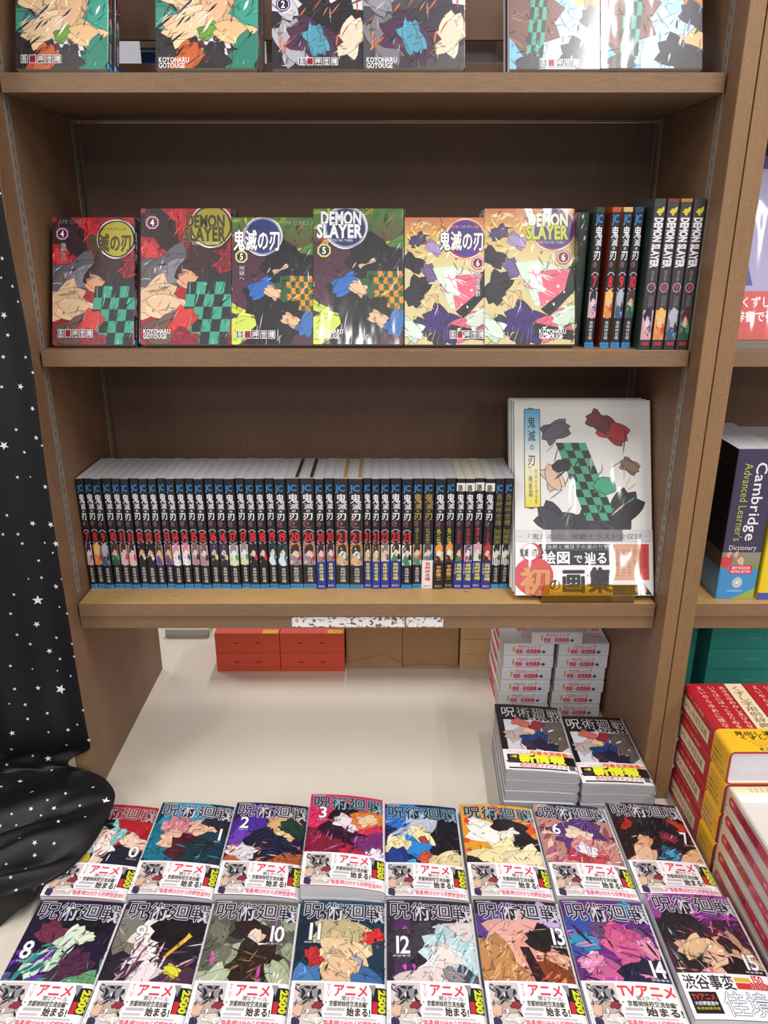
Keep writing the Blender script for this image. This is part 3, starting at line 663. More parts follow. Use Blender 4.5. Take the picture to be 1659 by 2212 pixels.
def jtitle(p, ol='#c9c7d0', fill='#17161c', y0=2.5, y1=18, ow=.042):
    xs = (3, 27.5, 50, 74.5, 97); 
    for i, c in enumerate('呪術廻戦'):
        p.T(c, xs[i] + .3, y0 + i * .3, xs[i + 1] - .5, y1 + (i % 2) * .8 - .8, fill, .004, ol, ow)
    p.R(2.5, 1.4, 20, 2.3, '#b8b6c0')
def b0(p):
    p.R(0, 0, 100, 100, '#a81f28').B(30, 44, 26, 24, '#8fc4c4', .2).B(70, 70, 40, 26, '#1b2230', .2).B(28, 26, 14, 10, '#20181c', .3).B(38, 34, 10, 8, '#e8d4c4', .2).B(20, 52, 20, 14, '#a9d6d4', .2).B(44, 47, 24, 5, '#efe2d8', .2, -10).B(82, 42, 14, 8, '#e8c8b4', .25)
    p.B(26, 67, 12, 8, '#c8a62e', .3).B(6, 68, 14, 10, '#5aa6a4', .3).B(42, 66, 8, 6, '#e4cabc', .3).S(20, 0, 20, 60, 70, 18, 1.4, 40, ['#f2f4f4', '#4c9494', '#1d2a34', '#d8ecec'], 50).S(14, 40, 20, 100, 60, 16, 1.4, 60, ['#d0343a', '#7c141c'], 60)
def b1(p):
    p.R(0, 0, 100, 100, '#0f3648').B(40, 16, 36, 20, '#2a8fb0', .2).B(10, 50, 26, 30, '#1c6e86', .2).B(34, 34, 26, 10, '#c47c88', .25).B(38, 46, 18, 12, '#e0b49a', .2, 20).B(66, 26, 17, 9, '#e2b494', .4).B(60, 56, 28, 14, '#4a1824', .2).B(80, 62, 28, 16, '#10303e', .2).B(86, 20, 18, 12, '#1a2230')
    p.S(26, 10, 22, 62, 38, 12, 2, 60, ['#d89aa2', '#b06674', '#e8c0c0'], 60).S(20, 20, 45, 95, 72, 22, 2, 30, ['#5c1e2c', '#14505f', '#0c1c26', '#1f7c92'], 50)
def b2(p):
    p.R(0, 0, 100, 100, '#241c40').B(26, 24, 26, 16, '#4a2a94', .2).B(50, 64, 60, 20, '#a85a34', .15).B(60, 44, 34, 18, '#141a38', .2).B(68, 22, 18, 9, '#d8a878', .35).B(74, 34, 12, 6, '#e4c08c', .3).B(20, 56, 14, 9, '#d8d4dc', .3).B(12, 40, 12, 8, '#6a3cae', .3).B(82, 28, 14, 10, '#1c3a34', .3)
    p.S(30, 0, 46, 100, 74, 14, 2, 20, ['#c8743c', '#e0a070', '#7a3420', '#b8607a'], 60).S(14, 34, 28, 90, 58, 24, 1.6, -20, ['#0c1024', '#2a3e7c'], 30)
def b3(p):
    p.R(0, 0, 100, 100, '#c82a5a').B(46, 62, 44, 26, '#2a0f28', .25).B(44, 22, 12, 12, '#1c1020', .2, 30).B(50, 33, 12, 9, '#e4d8e0', .25).B(78, 26, 16, 12, '#d87a34', .2).B(76, 28, 9, 7, '#e8c4a0', .25).B(84, 54, 14, 18, '#6e2a6c', .3).B(16, 58, 20, 16, '#7a1636', .3).B(62, 70, 16, 10, '#b8203e', .3).B(90, 68, 9, 10, '#e8e0ec', .3)
    p.S(34, 4, 36, 98, 74, 20, 2, 60, ['#8f3a8a', '#1a0c1e', '#d8345e', '#4c1448', '#b070b0'], 40)
def b4(p):
    p.R(0, 0, 100, 100, '#12265a').B(30, 16, 40, 16, '#2c6cc0', .2).B(78, 40, 28, 34, '#10131e', .12).B(40, 30, 22, 16, '#bcc4d6', .22).B(46, 38, 12, 13, '#efe0a8', .2).B(50, 42, 4, 5, '#a8484a', .2).B(38, 50, 18, 9, '#2c84d0', .3).B(12, 52, 14, 14, '#ece0b0', .2).B(76, 64, 24, 9, '#e0cc9a', .25, 10)
    p.B(50, 60, 9, 4, '#c8543c', .3).B(18, 66, 22, 9, '#1e3c86', .3).B(30, 70, 12, 5, '#3aa0dc', .3).S(22, 2, 8, 50, 40, 24, 2, 40, ['#5c94d8', '#1a3a80', '#8fb4e4'], 20).S(10, 55, 30, 98, 60, 16, 1.2, 60, ['#2a3450', '#46506e'], 60)
def b5(p):
    p.R(0, 0, 100, 100, '#e09a2c').S(26, 0, 4, 100, 60, 15, 9, 20, ['#d83c38', '#e2502e'], 70).B(36, 36, 26, 13, '#f2efe8', .2).B(62, 26, 16, 12, '#20171c', .25).B(60, 35, 10, 7, '#f0e8dc', .2).B(86, 44, 16, 12, '#201a1e', .25).B(40, 62, 34, 14, '#eadca6', .2).B(74, 62, 26, 12, '#ece2b8', .2).B(20, 22, 7, 6, '#f4f0ea', .3)
    p.B(12, 70, 18, 6, '#2a1c24', .3).S(26, 6, 34, 96, 72, 16, .9, 20, ['#8a7a4c', '#c8b878', '#ffffff', '#5f5540'], 70)
def b6(p):
    p.R(0, 0, 100, 100, '#b8847a').B(50, 8, 50, 12, '#2a2a38', .2).S(34, 0, 18, 100, 74, 30, 7, 50, ['#d8a89a', '#8f4a5c', '#e6c4ac', '#a8607a', '#5a3040'], 60).B(50, 32, 20, 19, '#5a3872', .15).B(50, 36, 10, 11, '#e8ccb8', .15).B(50, 62, 34, 14, '#d88c8a', .2).B(42, 60, 12, 7, '#b8404c', .3).B(66, 60, 11, 7, '#c2505a', .3).B(54, 52, 9, 7, '#ece6ec', .2)
    p.S(22, 28, 20, 72, 56, 22, 1.4, 80, ['#7e5a98', '#3c2450', '#9c80b4'], 25).S(20, 10, 50, 90, 74, 14, 1.1, 30, ['#f0d0c4', '#7c2c3c', '#ffffff'], 60)
def b7(p):
    p.R(0, 0, 100, 100, '#2a1418').B(26, 26, 14, 9, '#a82c20', .35).B(82, 26, 11, 7, '#b83824', .3).B(52, 50, 40, 26, '#1e1420', .2).B(52, 28, 22, 14, '#15131a', .25).B(30, 48, 10, 7, '#dca47e', .2).B(66, 40, 7, 6, '#8c2c4c').B(22, 64, 16, 10, '#e0b498', .25).B(82, 66, 20, 11, '#dcae88', .25).B(56, 62, 14, 9, '#1f5a80', .25).B(60, 60, 7, 4, '#4c9cc0', .3)
    p.S(24, 32, 16, 74, 38, 14, 2, 75, ['#08070c', '#3c3a50'], 30).S(28, 6, 34, 98, 74, 14, 1.4, 40, ['#8a3c2c', '#f0cca8', '#5c1c4c', '#1a0e14'], 60)
def b8(p):
    p.R(0, 0, 100, 100, '#1e1430').B(60, 26, 26, 14, '#141018', .2).B(34, 30, 16, 10, '#6a2c44', .3).B(54, 33, 11, 10, '#cfe0cc', .25).B(34, 52, 26, 7, '#b8d4b4', .2, 38).B(70, 32, 9, 3, '#d8e4c8', .3, 30).B(66, 58, 14, 16, '#4c2440', .3).B(82, 68, 14, 10, '#5c9468', .25)
    p.S(40, 0, 28, 40, 76, 20, 5, 30, ['#2f8c84', '#4a2484', '#6a2c94', '#256c74'], 40).S(20, 40, 34, 100, 76, 18, 2, 55, ['#5a2850', '#2a1838', '#3a7a6c'], 50)
def b9(p):
    p.R(0, 0, 100, 100, '#221c26').B(12, 26, 16, 20, '#7a756c', .2).B(40, 28, 17, 14, '#f0e4dc', .3).B(70, 24, 20, 18, '#140f14', .2).B(38, 50, 10, 10, '#e8dcd8', .25).B(60, 64, 40, 14, '#4a2c3e', .2).S(52, 16, 34, 100, 76, 26, 2.4, 35, ['#c8a8b0', '#3c3050', '#7a4c60', '#d8c8d4', '#2a1c2c', '#54466c'], 50).poly([(58, 48), (62, 48), (84, 30), (80, 28)], '#d8a83c').B(72, 58, 6, 5, '#d8d03c', .2).B(44, 63, 24, 5, '#e6d8dc', .2, 5)
def b10(p):
    p.R(0, 0, 100, 100, '#57584c').S(14, 0, 20, 100, 76, 38, 22, 60, ['#8f967c', '#6a6c5c', '#a8ae92', '#45463e'], 70).B(50, 28, 15, 12, '#2a1c1c', .25).B(52, 34, 8, 8, '#e2c6b4', .2).B(54, 40, 15, 5, '#dcd8e0', .3).B(52, 58, 22, 22, '#2a2018', .15).B(14, 66, 18, 9, '#b0b89c', .12).B(86, 62, 16, 9, '#a8b094', .12).B(64, 68, 3, 12, '#c04ca0', .3).B(12, 50, 3, 4, '#c8589c', .3)
    p.S(24, 34, 42, 72, 74, 16, 2, 20, ['#6a4a2c', '#140e0c', '#8f6c40'], 50).S(8, 60, 4, 100, 20, 14, 2, 80, ['#b04c9c', '#3c3440'])
def b11(p):
    p.R(0, 0, 100, 100, '#143448').B(20, 30, 24, 20, '#0f2636', .2).B(52, 30, 26, 16, '#b8aa80', .15).B(52, 44, 22, 13, '#e0c29a', .12).B(50, 56, 22, 10, '#d2aa86', .15, 20).B(54, 68, 16, 14, '#dcb494', .15, -20).B(16, 72, 24, 12, '#4a78b0', .15, 20).B(86, 72, 24, 12, '#3c68a0', .15, -20).B(84, 30, 8, 6, '#c82c2c', .45).B(20, 48, 10, 5, '#b82c30', .5)
    p.B(40, 48, 7, 2.2, '#e8ecf4', .2).B(66, 50, 7, 2.2, '#9fa8bc', .2).B(50, 54, 14, 7, '#dcb892', .15).S(24, 30, 18, 76, 38, 18, 1.4, 70, ['#d8cca8', '#8c8058', '#c8bc94'], 40).S(10, 70, 20, 98, 40, 5, 3, 45, ['#d03430'], 80)
def b12(p):
    p.R(0, 0, 100, 100, '#2c2434').R(8, 16, 26, 80, '#4a2c54').S(26, 6, 16, 32, 76, 6, 4, 80, ['#c04cb0', '#8c3c94'], 30).B(82, 34, 28, 24, '#d8ccc8', .12, -30).B(30, 36, 20, 16, '#3a3440', .2).B(74, 44, 18, 26, '#b9d2d8', .12, -12).B(64, 46, 9, 12, '#e6d8d2', .12).B(40, 68, 34, 10, '#dccac8', .12, 14).B(88, 68, 12, 16, '#4c4650', .2)
    p.S(40, 44, 26, 92, 76, 30, 1.5, 65, ['#8fc4cc', '#e4f0f2', '#5c98a4', '#cfe2e6'], 22).B(70, 62, 7, 7, '#8c868c', .3)
def b13(p):
    p.R(0, 0, 100, 100, '#241a34').B(24, 20, 26, 14, '#5a3a8c', .3).B(84, 14, 18, 10, '#c0a8dc', .3).B(40, 26, 28, 13, '#dca49c', .15).B(62, 52, 26, 22, '#d89c8c', .12).B(78, 36, 12, 18, '#1c161c', .2).B(16, 56, 20, 26, '#b88454', .15).B(86, 64, 18, 18, '#7c3c24', .2).B(84, 48, 6, 9, '#d8a088', .2)
    p.poly([(44, 40), (54, 40), (72, 76), (58, 76)], '#2a1418').S(12, 46, 42, 68, 74, 7, 3, 0, ['#a8342c', '#5c2a24']).S(26, 4, 38, 40, 74, 20, 2, 70, ['#d8a86c', '#8c5c34', '#e0b880'], 30).S(18, 24, 20, 90, 74, 18, 1.2, 20, ['#f0c4b8', '#8c4444', '#b06c64'], 50).S(12, 60, 60, 98, 76, 14, 3, 40, ['#a83428', '#d8744c'])
def b14(p):
    p.R(0, 0, 100, 100, '#5c2a78').B(12, 30, 16, 20, '#344a9c', .2).B(56, 30, 22, 14, '#5a4468', .3).B(60, 30, 14, 10, '#c04c7c', .25).B(62, 44, 30, 10, '#c85c88', .2, -12).B(40, 66, 34, 10, '#c05c90', .2, -30).B(76, 62, 16, 22, '#181c38', .25).B(16, 36, 6, 16, '#2f8cb4', .3, 15).B(80, 8, 16, 5, '#2c90b8', .4, 20).B(86, 40, 14, 5, '#d88ca4', .2).B(18, 52, 18, 4, '#d88cb0', .2, -40)
    p.S(40, 0, 22, 100, 78, 24, 2.6, -30, ['#8a2c8c', '#a83c9c', '#2c1438', '#d87cac', '#3a1c4c'], 50).S(14, 60, 66, 100, 78, 16, 2.4, 40, ['#2c8cae', '#124a68', '#1c2448'], 50)
def b15(p):
    p.R(0, 0, 100, 100, '#3c1c34').R(0, 0, 100, 22, '#8c3c90').S(30, 0, 2, 100, 28, 24, 3, 30, ['#b84ca8', '#6a2c74', '#d880b8', '#5c2464'], 60).B(30, 40, 30, 18, '#1a1822', .2).B(30, 46, 20, 6, '#d8b48c', .2, -35).B(52, 52, 14, 9, '#e0b898', .2).B(46, 68, 9, 14, '#dcb294', .15).B(74, 46, 13, 12, '#c89a74', .25).B(70, 44, 7, 7, '#3a1418', .3).B(80, 58, 18, 6, '#d8ac84', .2, -30).B(80, 70, 24, 12, '#1a1418', .2)
    p.S(60, 4, 28, 98, 78, 20, 1.8, -50, ['#8c2c40', '#2c7c74', '#14101a', '#d85c70', '#c8a080', '#3c2430', '#b48cb8'], 40)
BA = [b0, b1, b2, b3, b4, b5, b6, b7, b8, b9, b10, b11, b12, b13, b14, b15]
JK_BG = {0: '#7c161e'}
NUMPOS = {0: (80, 46, 93, 58), 1: (82, 28, 90, 41), 2: (10, 18, 23, 31), 3: (12, 16, 24, 29), 6: (16, 24, 28, 36), 7: (82, 33, 92, 46), 8: (6, 36, 19, 50), 9: (20, 23, 33, 35), 10: (66, 22, 86, 35), 11: (8, 21, 26, 35), 12: (6, 32, 26, 46), 13: (78, 23, 97, 37), 14: (75, 50, 95, 63), 15: (74, 51, 93, 63)}
def jk_cover(i, cuts):
    p = Print(JW, JH, cuts=cuts); p.rnd = random.Random(100 + i); p.art = True; BA[i](p); p.art = False; p.detail(190, .9, i, 76)
    ol = '#a8a6ac' if i == 0 else ('#7fa8b4' if i in (3, 4) else ('#8ea4b0' if i == 5 else '#c4c2cc'))
    jtitle(p, ol, '#8a1820' if i == 0 else ('#202030' if i != 12 else '#241a2c'), 2.5, 18 if i != 14 else 19)
    if i in NUMPOS:
        x0, y0, x1, y1 = NUMPOS[i]; p.T(str(i), x0, y0, x1, y1, '#f4f2f6', .015, '#5c5564', .025).T('芥見下々' if i < 11 else '渋谷事変', x0, y1 + 1, x1, y1 + 2.6, '#d8d4dc', .01)
    return p
BH = .058
def jk_band(i, cuts):
    p = Print(JW, BH, '#f3eef3', cuts)
    if i == 15:
        p.T('渋谷事変', 3, 4, 56, 36, '#26262c', .02).R(57, 8, 74, 18, '#e0b03c').T('150', 75, 2, 88, 20, '#c83434', .03).R(57, 20, 98, 34, '#c83a34').T('3600', 72, 18, 90, 33, '#c02c2c', .03, '#f4d0c8', .03)
        p.R(4, 42, 32, 88, '#1a1a1e').T('TVアニメ', 6, 45, 30, 60, '#e03434', .03).T('大好評放送中', 6, 62, 30, 71, '#f0eef0', .02).T('毎週金曜深夜', 6, 74, 30, 80, '#d8c83c').T('佳境', 36, 40, 84, 92, '#e6e8f0', .0, '#6a6e80', .03)
        return p
    big = i == 14
    p.R(4, 4, 34, 96, '#cfc4c4'); p.rnd = random.Random(77)
    p.B(19, 26, 12, 14, '#8f8c92', .2).B(20, 56, 13, 14, '#b6a49a', .2).B(8, 62, 6, 14, '#d8b49c', .3).B(26, 80, 8, 10, '#d9cfc8', .3).B(29, 52, 5, 8, '#8c3040', .3).B(7, 88, 5, 10, '#3a3458', .2)
    for a in range(10):                       # swirl of short dark arcs
        t = a * .75; r = 2 + a * 1.1; p.B(19 + math.cos(t) * r, 30 + math.sin(t) * r * 1.8, 3.4, 1.6, '#2a262c', .3, -math.degrees(t) - 90, 8)
    p.S(16, 5, 8, 33, 92, 10, 2, 40, ['#2c282e', '#5c545c', '#f0ece8'], 80).R(0, 4, 4, 96, '#f6f2f6').T('芥見下々', .8, 62, 3.2, 94, '#4c484e', vert=True)
    if big: p.T('TVアニメ', 36, 6, 96, 34, '#e04444', .04)
    else: p.T('TV', 37, 6, 41, 36, '#e08a94', 0, vert=True).T('アニメ', 43, 5, 80, 33, '#dc3c50', .03)
    p.T('第2クール', 52, 31, 78, 41, '#5c585e', .01).T('“京都姉妹校交流会編”', 36, 42, 82 if not big else 96, 54, '#44402c', .03).R(38, 57, 56, 63, '#b8b4b8').T('始まる!', 58, 55, 82 if not big else 96, 73, '#3c382e', .04)
    p.R(36, 68, 54, 73, '#c4c0c8').R(36, 76, 88, 80, '#c9c5cc')
    p.T('毎週1時25分から好評放送中!!', 36, 82, 95, 95, '#e05a74', .03)
    if not big: p.R(83, 10, 99, 66, '#1d1c20').R(84, 40, 89, 66, '#c42c34').T('2500', 90, 14, 97, 64, '#d8dc34', .06, rot='cw').poly([(80, 5), (87, 5), (85, 30)], '#8f8c92')
    return p
def fan_cover(cuts):
    p = Print(JW, JH, '#16161a', cuts); p.R(9, 25, 100, 100, '#c9ccd8'); p.rnd = random.Random(41)
    p.poly([(62, 27), (100, 24), (100, 60), (78, 74), (66, 60)], '#5e544e').S(18, 62, 30, 98, 72, 12, 3, 60, ['#dfe6e2', '#6c625c', '#4a423e'], 40)
    p.art = True; p.B(34, 30, 11, 6, '#c2645c').B(26, 48, 13, 10, '#b4a29c').B(56, 34, 11, 6, '#8c2c38').B(50, 54, 17, 9, '#1d3c74').B(62, 64, 15, 8, '#22203c').B(44, 42, 7, 4, '#e2bc9a').B(40, 64, 8, 6, '#3a2c3c'); p.art = False
    p.S(20, 16, 30, 78, 70, 14, 1.6, 70, ['#15142c', '#2c5494', '#3c2c4c', '#c8645e'], 30)
    xs = (7, 31, 53, 76, 99)
    for i, c in enumerate('呪術廻戦'): p.T(c, xs[i], 4, xs[i + 1] - 1.5, 21, '#b9b5b4' if i else '#e4e2e4', .0)
    p.T('公式ファンブック', 46, 21, 98, 25.6, '#e8e6e8', .02); return p
def fan_band(cuts):
    p = Print(JW, .050, '#f2eef0', cuts)
    p.R(5, 24, 100, 66, '#17171b').T('作者に迫る2万字', 4, 6, 36, 14, '#d8707c').T('本誌未公開', 14, 15, 36, 22, '#d8606c').T('作者全面稼働!!!', 37, 5, 97, 24, '#ea6a2c', .05).T('新情報', 21, 22, 84, 62, '#eef03c', .06, '#5c5c1c', .02).T('11巻', 8, 28, 19, 42, '#e8e43c', .03)
    p.B(12, 56, 7, 12, '#3c3440', .4).R(2, 66, 100, 86, '#f2eef0').T('初の公式ファンブック', 20, 66, 86, 85, '#d83c4c', .03, '#fff', .03).R(5, 87, 84, 93, '#2a2a2c').R(87, 66, 95, 88, '#5c6468'); p.B(97, 86, 2, 4, '#d84450')
    return p
AW, AH = .212, .302
def art_book_cover():
    p = Print(AW, AH, '#e4e2de'); p.rnd = random.Random(9)
    p.poly([(7, 4.5), (9, 4.5), (12, 3.8), (15, 4.5), (19, 4.5), (19, 55.5), (15, 55.5), (12, 56.2), (9, 55.5), (7, 55.5)], '#5a5648').G(7.6, 5, 18.4, 55, ['#4aa6d2', '#a8d6e4', '#f0f0e4', '#efe9a0', '#e6d23c'], 24)
    for i, c in enumerate('鬼滅の刃'): p.T(c, 9.7 if i != 2 else 11, (8.5, 15.5, 22.5, 28)[i], 15.5 if i != 2 else 14.6, (14.3, 21.2, 26, 33.6)[i], '#2c2c30', .012)
    p.T('幾星霜', 10, 38.5, 13.2, 50, '#3c3c3c', .004, vert=True).T('吾峠呼世晴画集', 14.6, 35.5, 16.6, 53.5, '#4c4c4c', vert=True).R(9.6, 34.4, 12, 34.7, '#333').R(11.4, 35.4, 11.6, 37.8, '#666').R(11.4, 51, 11.6, 53.2, '#666')
    # generic stand-in: a slanting ribbon of green and black checks among plain strokes
    p.art = True
    p.B(72, 16, 10, 5, '#b02a30').B(62, 11, 8, 4, '#6e2028').B(30, 16, 8, 5, '#5c5a62').B(84, 34, 6, 3, '#8a6c5c').B(30, 62, 12, 7, '#3a3a42').B(78, 58, 13, 8, '#2e2e33').B(56, 66, 14, 6, '#34343a').B(28, 40, 7, 5, '#dcbca2')
    p.art = False
    p.K(30, 22, 52, 62, 4, 10, '#46a07a', '#23272a', 22).B(66, 44, 8, 4, '#46a07a', .12).B(34, 34, 6, 3, '#26282c', .12)
    p.S(26, 26, 20, 88, 64, 14, 1.2, 60, ['#2e2e33', '#46a07a', '#8a888e', '#c9b4a2'], 30)
    return p
def art_book_band():
    p = Print(AW, .101, '#e6e4e2'); p.R(0, 0, 100, 18, '#d2d0d2').R(26, 0, 78, 18, '#77757a').R(2, 18.3, 98, 18.9, '#8f8d90')
    p.T('『鬼滅の刃』掲載イラスト全収録', 6, 6, 92, 15, '#3c3a40').R(2, 10, 5, 10.5, '#777').R(93, 10, 97, 10.5, '#777')
    p.R(17, 22, 69, 54, '#2b2a2e').T('炭治郎と禰豆子の道のりを', 18.5, 23, 68, 29, '#d6d4d6').R(18, 30.6, 68, 31, '#aaa').T('絵図', 19, 33, 40, 52, '#f2f0f0', .03).T('で', 42, 38, 49, 51, '#f2f0f0', .02).T('辿る', 50, 34, 67, 52, '#f2f0f0', .03)
    p.B(13, 71, 14.5, 29, '#cc4c50', .015, 0, 28).B(11.6, 35, 7.4, 15, '#c44048', .02, 0, 22).B(10.6, 34, 6, 12.4, '#f0eeee', .02, 0, 22).T('鬼滅の刃', 3, 29, 16, 41, '#2c2a2e', .03)
    p.T('初', 3, 58, 26, 97, '#cf8c54', .04, '#8c3c30', .02).T('の', 24, 74, 33, 93, '#2c2c32', .03).T('画', 33, 60, 51, 95, '#26262e', .04).T('集', 52, 58, 70, 95, '#26262e', .04)
    p.R(71, 22, 97, 77, '#d29e80').R(90, 22, 96.6, 76, '#c83c3c').T('全収録', 91.5, 26, 95.5, 60, '#8c2c2c', vert=True)
    for i, s_ in enumerate(('カバー描き下ろし', '描き下ろし大ポスター', '作家描き下ろしカラー', 'イラスト公開コメント')): p.T(s_, 72.5 + (3 - i) * 4.2, 30, 75.6 + (3 - i) * 4.2, 72, '#5c3c30', vert=True)
    p.poly([(70, 84), (92, 84), (92, 80), (99, 99), (70, 99)], '#26262c').B(91, 91, 4, 8, '#d29a7c', .02).T('詳細は', 88.4, 87, 93.6, 90.6, '#4c2c2c').T('裏面へ', 88.4, 91.4, 93.6, 95, '#4c2c2c')
    return p
# ================================================================ THE THINGS
# ---- third shelf: the long row of spines (left edges in photo pixels at the head of the spines, all stand on the same line)
Z1 = [83, 145, 203, 262, 325, 385, 443, 503, 565, 623, 682, 742, 805, 865, 930, 995, 1063, 1133, 1197, 1262, 1325, 1390, 1465, 1557]
Z2 = [250, 316, 384, 485, 586, 646, 705, 774, 856, 932, 1005, 1085, 1162, 1234, 1297, 1364, 1433, 1502, 1568, 1632]
PXE = [z / 3.0164 + 130 for z in Z1] + [z / 3.19 + 600 for z in Z2]
NUMS = [7, 8, 9, 10, 11, 11, 12, 12, 13, 13, 14, 14, 15, 15, 16, 16, 17, 17, 18, 18, 19, 19, '20s', '20s', 20, 20, '21s', '21s', 21, 21, 22, 23, 23, 'g', 'w', 'o', 'o', 'n1', 'n2', 'n3', 'n4', 't', 't']
dS = 1.164; ROWG = 'comics standing spine out in the long row'
seen = {}; tot = {n: NUMS.count(n) for n in NUMS}
# title, sub, label words
ODD = {'g': dict(title='#b89a4c', sub='公式ファンブック', subc='#b8a060'), 'w': dict(title='#a88c44', sub='公式弐', subc='#b8a060'), 'o': dict(sub='外伝', subc='#d8d04c', author='平野稜二', authc='#d8b47c'),
       'n1': dict(whitetop=True, sub='しあわせの花', subc='#d8404c'), 'n2': dict(whitetop=True, sub='片羽の蝶', subc='#d8404c'), 'n3': dict(whitetop=True, sub='風の道しるべ', subc='#d8404c'), 'n4': dict(whitetop=True, sub='ノベライズ', subc='#e04048'), 't': dict(short=True, title='#9a8640')}
ODDL = {'g': 'comic guide with gold lettering and black foot in the long spine row', 'w': 'gold-lettered comic guide with white and red foot band in the long spine row', 'o': 'side-story comic with small yellow word on its spine', 'n1': 'white-topped novel spine with green patch, first of the four white-topped ones',
        'n2': 'white-topped novel spine with lilac patch, second of the four white-topped ones', 'n3': 'white-topped novel spine with pale patch, third of the four white-topped ones', 'n4': 'white-topped novel spine with red patch, last of the four white-topped ones', 't': 'short-story comic spine with dull gold writing and striped patch'}
SPW = {7: 'pink-grey', 8: 'orange', 9: 'slate blue', 10: 'dark green', 11: 'rose', 12: 'black-tan', 13: 'purple', 14: 'white-pink', 15: 'beige', 16: 'charcoal', 17: 'pale', 18: 'crimson', 19: 'teal', 20: 'grey', 21: 'tan', 22: 'sand', 23: 'white-green'}
for i, n in enumerate(NUMS):
    a, b = PXE[i], PXE[i + 1]; xl = (a - 829.5) * dS / FPX; xr = (b - 829.5) * dS / FPX
    if i == 0: xl = max(xl, XL + .0025)
    t = xr - xl - .0004; seen[n] = seen.get(n, 0) + 1; sp = isinstance(n, str) and n.endswith('s'); num = int(n[:-1]) if sp else n
    banded = n in (20, 21, 22) or (n == 23 and seen[n] == 1)
    if isinstance(num, int):
        fr = jp_spine(t, num, band=banded, key=num, spec=sp)
        lab = f'spine numbered {num} with {SPW[num]} picture patch' + (', thick and film-wrapped' if sp else '') + (', blue foot band' if banded else '')
        if n == 23 and not banded: lab = 'spine numbered 23 with white-green picture patch and light blue foot'
        elif tot[n] == 2 and n != 23: lab += (', left of the pair', ', right of the pair')[seen[n] - 1]
        if len(lab.split()) < 13: lab += ', in the long row'
    else:
        fr = jp_spine(t, 0, key=n, **ODD[n]); lab = ODDL[n]
        if tot[n] == 2: lab += (', left of two', ', right of two')[seen[n] - 1]
    bs = None; bh = None; bc = '#28308f'
    if banded or n in ('n1', 'n2', 'n3', 'n4'):
        bh = JH * .265; bs = Print(t, bh, '#2a3490'); bs.T('吾峠呼世晴' if banded else '吾峠呼世晴', 26, 6, 76 if banded else 90, 70, '#dcd648', .03, vert=True).T('集英社', 14, 86, 86, 95, '#d8d8ec')
        if not banded: bs.T('矢島綾', 4, 6, 24, 46, '#dcd648', vert=True)
    elif n == 'w': bh = JH * .275; bc = '#ece8e8'; bs = Print(t, bh, '#ece8e8'); bs.T('吾峠呼世晴', 26, 6, 76, 74, '#c8404c', .03, vert=True).T('集英社', 14, 88, 86, 96, '#555')
    elif n == 'o': bh = JH * .25; bc = '#1a1614'; bs = Print(t, bh, '#1a1614'); bs.T('平野稜二', 26, 8, 76, 66, '#d8ac6c', .03, vert=True).T('集英社', 14, 84, 86, 95, '#aaa')
    y = .053 + (.002 * math.sin(i * 2.3)); hh = JH + .0065
    M = M_spine(xr - .0002, y, JW, S3)
    T = book('comic_book', lab, 'book', ROWG, JW, hh, t, M, spine=fr, band_spine=bs, band_h=bh, bandcol=bc, shell='#16161c' if num != 'n' else '#222', m=M_WRAP if sp else M_PRINT, r=.0022, n=3,
             page='#c9c9cc' if not (isinstance(n, str) and n[0] == 'n') else '#dcd8c8')
    if sp:
        q = MB(); q.box(.004, .004, t * .08, JW - .006, hh - .0004 + .001, t * .32, lin('#4a2c30' if num == 20 else '#b08858')); q.build('booklet', M_MATTE, T)
# ---- second shelf: leaning covers
LE = 20
SHORT = {('j', 4): 'smaller red cover marked 4', ('e', 4): 'taller red cover marked 4', ('j', 5): 'smaller maroon cover marked 5', ('e', 5): 'glaring taller cover marked 5', ('j', 6): 'smaller pastel cover marked 6', ('e', 6): 'taller pastel cover marked 6',
         ('j', 1): 'smaller blue-green top-shelf cover', ('e', 1): 'taller blue-green top-shelf cover', ('j', 2): 'dark white-disc top-shelf cover', ('e', 2): 'grey top-shelf cover marked 2', ('j', 3): 'sky-blue orange-disc top-shelf cover', ('e', 3): 'pale blue rightmost top-shelf cover'}
def lean_book(kind, n, px0, px1, py, label, copies=1, top=False):
    short = SHORT[(kind, n)]
    z = S1 if top else S2; Y0 = .034 if not top else .024; w, h, t = (JW, JH, .0145) if kind == 'j' else (EW, EH, .0165)
    zc = z - CZ + t * math.sin(math.radians(LE)); Yf = Y0 - t * math.cos(math.radians(LE)); d = (Yf - CY) * .9409 - zc * .3387
    x = ((px0 + px1) / 2 - 829.5) * d / FPX - w / 2
    if kind == 'j': fr = jp_cover(n); sp = jp_spine(t, n)
    else: fr = en_cover(n); sp = en_spine(t, n)
    mt = {'j': M_PRINT, 'e': M_WRAP}[kind]
    if kind == 'j': mt = M_WRAP if n == 2 else M_PRINT
    g = 'comics shown face out on the ' + ('top shelf' if top else 'middle shelf')
    book('comic_book', label, 'book', g, w, h, t, M_face(x, Y0, z + .0002, LE, ), front=fr, spine=sp, shell='#2a2830', m=mt, r=.0015, n=6)
    for k in range(copies):
        dz = (k + 1) * (t + .0006) / math.cos(math.radians(LE)); ox = .0035 * (k + 1) if (px0 + px1) / 2 < 829 else -.0025 * (k + 1)
        book('comic_book', 'edge of the copy behind the ' + short, 'book', g, w, h - .001, t, M_face(x + ox, Y0 + dz, z + .0002, LE), spine=jp_spine(t, n) if kind == 'j' else en_spine(t, n), shell='#3a2c34', m=mt, r=.0015, n=3)
lean_book('j', 4, 108, 296, 750, 'smaller comic marked 4 with red cover at the left end of the middle shelf')
